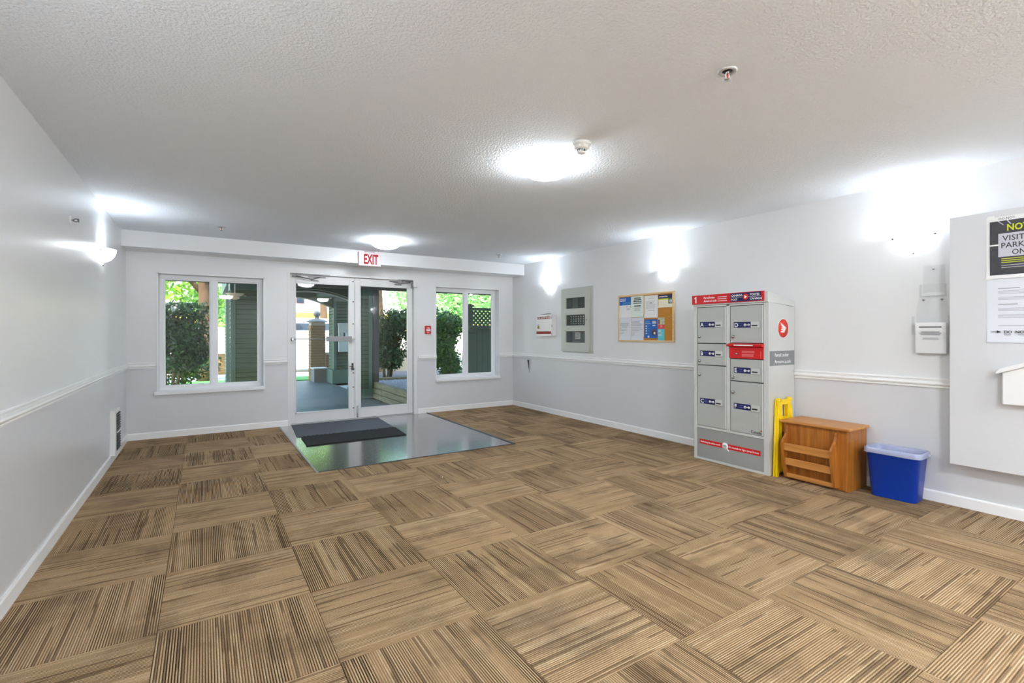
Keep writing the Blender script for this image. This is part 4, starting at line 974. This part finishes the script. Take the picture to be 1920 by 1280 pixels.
fr = Fr((2.90, 13.24, .80), (1,0,0), (0,0,1), (0,-1,0))
B(.08, .5, 0, .72, -.03, .06, fr=fr, bev=.01).build('box', M_GTRIM, t); B(.06, .52, .72, .745, -.03, .085, fr=fr, bev=.006).build('cap', M_WHITEP, t)
B(.20, .235, .30, .50, .06, .07, fr=fr).build('slot', M_DARK, t); B(.24, .44, .28, .5, .06, .066, fr=fr, bev=.004).build('plate', M_WHITEP, t)

# ------------------------------------------------------------------ outdoors: brick column, low walls, planter
def bricks(mb, fr, wd, ht, bw=.2, bh=.065, joint=.01, m=M_BRICK, dep=.012):
    r_ = 0; z = 0
    while z+bh <= ht+1e-6:
        x = -(bw+joint)/2 if r_ % 2 else 0
        while x < wd:
            a, b = max(0, x), min(wd, x+bw)
            if b-a > .02: mb.box(a, b, z, z+bh, 0, dep+random.uniform(-.002, .003), m, fr=fr)
            x += bw+joint
        z += bh+joint; r_ += 1
t = thing('brick_column', 'tan brick gate column topped with a stone ball', 'brick column', (2.74, 14.75, G))
B(2.55, 2.92, 14.56, 14.93, G, 1.60).build('core', M_MORT, t)
mb = MB()
bricks(mb, Fr((2.545, 14.56, G), (1,0,0), (0,0,1), (0,-1,0)), .38, 1.60); bricks(mb, Fr((2.55, 14.94, G), (0,-1,0), (0,0,1), (-1,0,0)), .38, 1.60)
mb.build('bricks', M_BRICK, t, kind='stuff')
M_STONE = mat('grey stone', srgb(122,124,120), .85, var=.15, vscale=10)
MB().lathe([(0, 0), (.285, 0), (.285, .03), (.24, .05), (.19, .09), (.06, .11), (.06, .15), (0, .15)], 24, M_STONE, Fr((2.735, 14.745, 1.595), (1,0,0), (0,1,0), (0,0,1))).build('cap', M_STONE, t)
pr = [(0, 0)]+[(.095*math.sin(PI*k/12), .095-.095*math.cos(PI*k/12)) for k in range(1, 12)]+[(0, .19)]
MB().lathe(pr, 20, M_STONE, Fr((2.735, 14.745, 1.735), (1,0,0), (0,1,0), (0,0,1))).build('ball', M_STONE, t)
t = thing('brick_wall', 'low tan brick wall joined to the gate column', 'brick wall', (3.6, 14.8, G))
B(2.935, 6.0, 14.62, 14.86, G, .74).build('core', M_MORT, t)
mb = MB(); bricks(mb, Fr((2.96, 14.62, G), (1,0,0), (0,0,1), (0,-1,0)), 1.6, .78); mb.build('bricks', M_BRICK, t, kind='stuff')
t = thing('planter', 'low grey concrete planter in front of the brick column', 'planter', (2.72, 14.2, G))
B(2.52, 2.86, 14.0, 14.45, G, .31, bev=.012).build('box', mat('planter concrete', srgb(120,124,126), .8, var=.15, vscale=5), t); B(2.50, 2.88, 13.98, 14.47, .31, .345, bev=.008).build('coping', M_YARD, t)
t = thing('brick_wall', 'low brown brick wall under the white lattice across the garden', 'brick wall', (.6, 19, G))
B(-1.5, 1.6, 19.0, 19.3, G, .62).build('core', M_MORT, t)
mb = MB(); bricks(mb, Fr((-.6, 19.0, G), (1,0,0), (0,0,1), (0,-1,0)), 2.2, .68); mb.build('bricks', M_BRICK, t, kind='stuff')
t = thing('lattice_fence', 'white lattice fence on top of the brown brick wall', 'fence', (.6, 19.15, .6))
M_LATW = mat('white lattice', srgb(226,224,216), .6)
for x in (-1.45, -.5, .45, 1.4): B(x, x+.09, 19.1, 19.19, .60, 1.50, bev=.006).build('post', M_LATW, t)
for z in (.62, 1.42): B(-1.45, 1.49, 19.12, 19.17, z, z+.07).build('rail', M_LATW, t)
mb = MB()
for k in range(27): mb.box(-1.45+k*.11, -1.45+k*.11+.06, 19.13, 19.15, .66, 1.44)
for k in range(7): mb.box(-1.45, 1.49, 19.15, 19.165, .70+k*.105, .755+k*.105)
mb.build('lattice', M_LATW, t, kind='stuff')

# near fence seen through window 2
t = thing('garden_fence', 'dark green board fence with lattice top outside the fence window', 'fence', (6.2, 10, gz))
for x in (5.05, 6.75, 8.45):
    p_ = B(x, x+.15, 9.93, 10.08, gz-.04, 1.88, bev=.008).build('post', M_FENCE, t)
    MB().prism([(x-.03, 1.88), (x+.18, 1.88), (x+.18, 1.91), (x+.075, 1.95), (x-.03, 1.91)], 9.90, 10.11, M_FENCE, Fr((0,0,0), (1,0,0), (0,0,1), (0,1,0))).build('cap', M_FENCE, p_)
for x0 in (5.20, 6.90):
    for z0, z1 in ((gz+.02, gz+.11), (1.385, 1.465), (1.80, 1.865)): B(x0, x0+1.55, 9.965, 10.03, z0, z1, bev=.004).build('rail', M_FENCE, t)
    for k in range(11): B(x0+.004+k*.141, x0+.004+k*.141+.136, 9.985, 10.005, gz+.06, 1.40, bev=.003).build('board', M_FENCE, t)
    for s_ in (-1, 1):
        for k in range(-4, 20):
            a0 = x0+k*.105; pts_ = []
            h_ = 1.80-1.465
            xa, xb = (a0, a0+h_) if s_ > 0 else (a0+h_, a0)
            za, zb = 1.465, 1.80
            lo_, hi_ = x0, x0+1.55       # clip to the panel
            def clip(xa, za, xb, zb):
                P_ = [(xa, za), (xb, zb)]
                for i_ in (0, 1):
                    x_, z_ = P_[i_]; xo, zo = P_[1-i_]
                    if x_ < lo_: tt = (lo_-x_)/(xo-x_) if xo != x_ else 2; P_[i_] = (lo_, z_+(zo-z_)*tt) if 0 <= tt <= 1 else None
                    elif x_ > hi_: tt = (hi_-x_)/(xo-x_) if xo != x_ else 2; P_[i_] = (hi_, z_+(zo-z_)*tt) if 0 <= tt <= 1 else None
                    if P_[i_] is None: return None
                return P_
            if max(xa, xb) < lo_+.03 or min(xa, xb) > hi_-.03: continue
            c2 = clip(xa, za, xb, zb)
            if not c2: continue
            (xa, za), (xb, zb) = c2
            dv = Vector((xb-xa, 0, zb-za))
            if dv.length < .04: continue
            dn = dv.normalized(); pn = Vector((-dn.z, 0, dn.x))
            y_ = 9.985 if s_ > 0 else 10.0
            B(0, dv.length, -.021, .021, 0, .012, fr=Fr((xa, y_, za), dn, pn, (0,1,0))).build('slat', M_FENCE, t)

# ------------------------------------------------------------------ plants
def leaves(rs, centers, n, size, spread, flat=.0):
    """n rhombic leaves scattered in ellipsoid clumps: returns verts, faces"""
    cen = np.array([c[:3] for c in centers]); rad = np.array([c[3:6] for c in centers])
    wgt = rad.prod(1)**.67; idx = rs.choice(len(cen), n, p=wgt/wgt.sum())
    dirs = rs.normal(size=(n, 3)); dirs /= np.linalg.norm(dirs, axis=1)[:, None]
    rr = rs.uniform(spread, 1.0, n)**.6
    p = cen[idx]+dirs*rr[:, None]*rad[idx]
    a = rs.normal(size=(n, 3)); a += dirs*.6; a[:, 2] -= .25; a /= np.linalg.norm(a, axis=1)[:, None]
    b = np.cross(a, rs.normal(size=(n, 3))); b /= np.linalg.norm(b, axis=1)[:, None]
    s = size*rs.uniform(.6, 1.25, n)[:, None]
    V = np.stack([p-a*s, p+b*s*.42, p+a*s, p-b*s*.42], 1).reshape(-1, 3)
    F = np.arange(4*n).reshape(-1, 4)
    return V, F
def foliage(V, F, m, parent, name='foliage'):
    base = np.array(parent.location)
    me = bpy.data.meshes.new(name); me.from_pydata((V-base).tolist(), [], F.tolist()); me.materials.append(m)
    o = bpy.data.objects.new(name, me); C.objects.link(o); o.parent = parent; o['kind'] = 'stuff'
    return o
def stems(x, y, z0, n, h, r0, lean, rs, parent, m, name='stem'):
    for k in range(n):
        a = rs.uniform(0, 2*PI); l = rs.uniform(.3, 1)*lean
        pts_ = []
        for q in range(5):
            s_ = q/4; pts_.append((x+math.cos(a)*(.06+l*s_)+rs.uniform(-.03, .03), y+math.sin(a)*(.06+l*s_)+rs.uniform(-.03, .03), z0-.02+h*s_*rs.uniform(.92, 1.0)))
        MB().tube(pts_, [r0*(1-.75*q/4) for q in range(5)], m, 6).build(name, m, parent)
def shrub(x, y, z0, clumps, n, size, m, label, nst=7, h=1.4, r0=.03, lean=.35, seed=1, grp='shrubs outside the windows', spread=.25):
    rs = np.random.RandomState(seed)
    t = thing('shrub', label, 'shrub', (x, y, z0), grp)
    V, F = leaves(rs, clumps, n, size, spread); foliage(V, F, m, t)
    stems(x, y, z0, nst, h, r0, lean, rs, t, M_STEM)
rs = np.random.RandomState(11)
cl = [(rs.uniform(-1.0, -.08), rs.uniform(10.2, 11.0), rs.uniform(.82, 1.6), .30, .34, .28) for k in range(24)]+[(-.95+.22*k, 10.55, 1.70, .24, .45, .17) for k in range(5)]+[(-.10, 10.6, 1.25, .2, .4, .45)]
shrub(-.55, 10.6, G+.05, cl, 11000, .042, M_LEAFD, 'tall dark laurel shrub filling one pane of the window beside the left wall', 10, 1.5, .035, .45, 2)
cl = [(rs.uniform(-1.2, .1), rs.uniform(11.6, 12.4), rs.uniform(.3, .9), .3, .3, .28) for k in range(9)]
shrub(-.5, 12.0, G+.05, cl, 2500, .045, M_LEAFM, 'low leafy shrub behind the tall laurel', 5, .7, .02, .4, 3)
rs = np.random.RandomState(12)
cl = [(rs.uniform(3.70, 4.10), rs.uniform(11.6, 12.3), rs.uniform(.62, 1.62), .30, .34, .30) for k in range(20)]
shrub(3.85, 11.95, gz-.12, cl, 9000, .046, M_LEAFD, 'dark bushy shrub beyond the gravel, beside the porch post', 7, 1.2, .03, .3, 4)
cl = [(rs.uniform(4.40, 5.1), rs.uniform(11.5, 12.1), rs.uniform(.7, 1.75), .34, .34, .32) for k in range(20)]
shrub(4.75, 11.8, gz-.12, cl, 10000, .048, M_LEAFM, 'mid green bushy shrub beyond the gravel, farther from the porch post', 6, 1.2, .03, .3, 5)
cl = [(rs.uniform(4.35, 4.88), rs.uniform(9.7, 10.4), rs.uniform(.42, 1.5), .24, .26, .26) for k in range(26)]+[(4.62, 10.05, 1.62, .3, .24, .16)]
shrub(4.62, 10.05, gz+.005, cl, 9500, .040, M_LEAFM, 'dense green shrub filling one pane of the fence window', 6, 1.2, .025, .25, 6)

def tree(x, y, z0, h, r, clumps, n, size, m, label, seed, bend=.0):
    rs = np.random.RandomState(seed); t = thing('tree', label, 'tree', (x, y, z0), 'trees beyond the entrance garden')
    pts_ = [(x+bend*s_*s_+.05*math.sin(5*s_), y, z0-.05+h*s_) for s_ in [k/8 for k in range(9)]]
    MB().tube(pts_, [r*(1.2-.6*k/8) for k in range(9)], M_BARK, 12).build('trunk', M_BARK, t)
    for k in range(5):
        c_ = clumps[rs.randint(len(clumps))]; s_ = rs.uniform(.55, .95); p0 = Vector((x, y, z0+h*s_))
        p1 = Vector(c_[:3]); MB().tube([p0, p0.lerp(p1, .5)+Vector((0, 0, .15)), p1], [r*.5, r*.3, r*.12], M_BARK, 6).build('branch', M_BARK, t)
    V, F = leaves(rs, clumps, n, size, .2); foliage(V, F, m, t, 'crown')
def cluster(rs, n, x, y, z, sx, sy, sz, r): return [(x+rs.uniform(-sx, sx), y+rs.uniform(-sy, sy), z+rs.uniform(-sz, sz), r, r, r*.75) for k in range(n)]
rs = np.random.RandomState(21)
tree(.02, 16.3, G, 4.2, .17, cluster(rs, 18, -.3, 16.6, 3.4, 2.2, 1.2, .7, .75), 6000, .10, M_LEAFL, 'broad tree whose trunk stands behind the laurel shrub', 31)
tree(-3.2, 24, G, 4.5, .2, cluster(rs, 22, -2.6, 24, 4.3, 2.8, 2, 1.6, 1.1), 6000, .15, M_LEAFL, 'lime green tree beyond the broad tree, over the laurel', 32)
tree(1.6, 27, G, 4.5, .2, cluster(rs, 16, 1.3, 27, 3.4, 1.4, 1.6, 1.5, 1.0), 4000, .15, M_LEAFP, 'pale tree behind the white lattice fence', 33)
tree(9.6, 19, G, 4.0, .16, cluster(rs, 22, 9.2, 19, 3.6, 2.2, 1.6, 1.5, .9), 6500, .12, M_LEAFP, 'pale tree over the hedge, seen above the raised bed', 34)
tree(13.2, 21, G, 4.0, .16, cluster(rs, 24, 13.0, 21, 3.6, 2.6, 1.6, 1.7, 1.0), 6500, .13, M_LEAFP, 'pale tree rising over the green board fence', 35, .3)
tree(7.2, 23.5, G, 5.0, .2, cluster(rs, 18, 7.2, 23.5, 4.8, 2.0, 1.4, 1.2, 1.0), 4500, .15, M_LEAFL, 'tall green tree behind the porch post', 36)
tree(5.6, 28.5, G, 5.5, .2, cluster(rs, 20, 4.6, 28.5, 5.0, 1.6, .8, .7, .9), 4500, .15, M_LEAFL, 'green tree showing under the porch arch', 37)

# ------------------------------------------------------------------ far vehicle and building
t = thing('van', 'white van parked beyond the lawn behind the brick column', 'van', (3.6, 18.9, G))
fr = Fr((1.75, 18.3, G), (1,0,0), (0,0,1), (0,1,0))
MB().prism([(0, .25), (4.3, .25), (4.35, .9), (4.0, 1.25), (3.4, 1.85), (.1, 1.9), (0, 1.7)], 0, 1.7, M_VANW, fr, bev=.05).build('body', M_VANW, t)
for a, b in ((.25, .82), (.90, 1.75), (1.85, 2.55), (2.65, 3.3)): B(a, b, 1.46, 1.70, -.02, .02, fr=fr, bev=.01).build('side_window', M_VANG, t)
for a in (1.68, 3.6):
    MB().lathe([(0, -.03), (.16, -.03), (.25, -.02), (.26, .1), (.25, .2), (0, .2)], 20, M_BLACK, Fr(fr.p(a, .265, 0), fr.u, fr.v, fr.n)).build('wheel', M_BLACK, t)
for k in range(2): B(.42+.12*k, .46+.12*k, 1.12, 1.17, -.015, .01, fr=fr).build('handle', M_INK, t)
t = thing('apartment_building', 'white and yellow building far beyond the lawn', 'building', (4, 33, G))
B(-7, 20, 32, 38, G, 1.4).build('base_wall', M_BWHT, t); B(-7, 20, 31.95, 38, 1.4, 2.55).build('yellow_band', M_BYEL, t); B(-7, 20, 32, 38, 2.55, 4.3).build('upper_wall', M_BWHT, t)
B(-7.2, 20.2, 31.7, 38.2, 4.3, 4.5).build('roof', M_BRICK, t)
for x in (4.7, 6.2, 7.7, 9.2):
    w_ = B(x, x+.55, 31.9, 32.02, 3.05, 3.6).build('window', M_PINK, t); B(x+.06, x+.49, 31.88, 31.92, 3.11, 3.54).build('pane', M_VANG, w_)
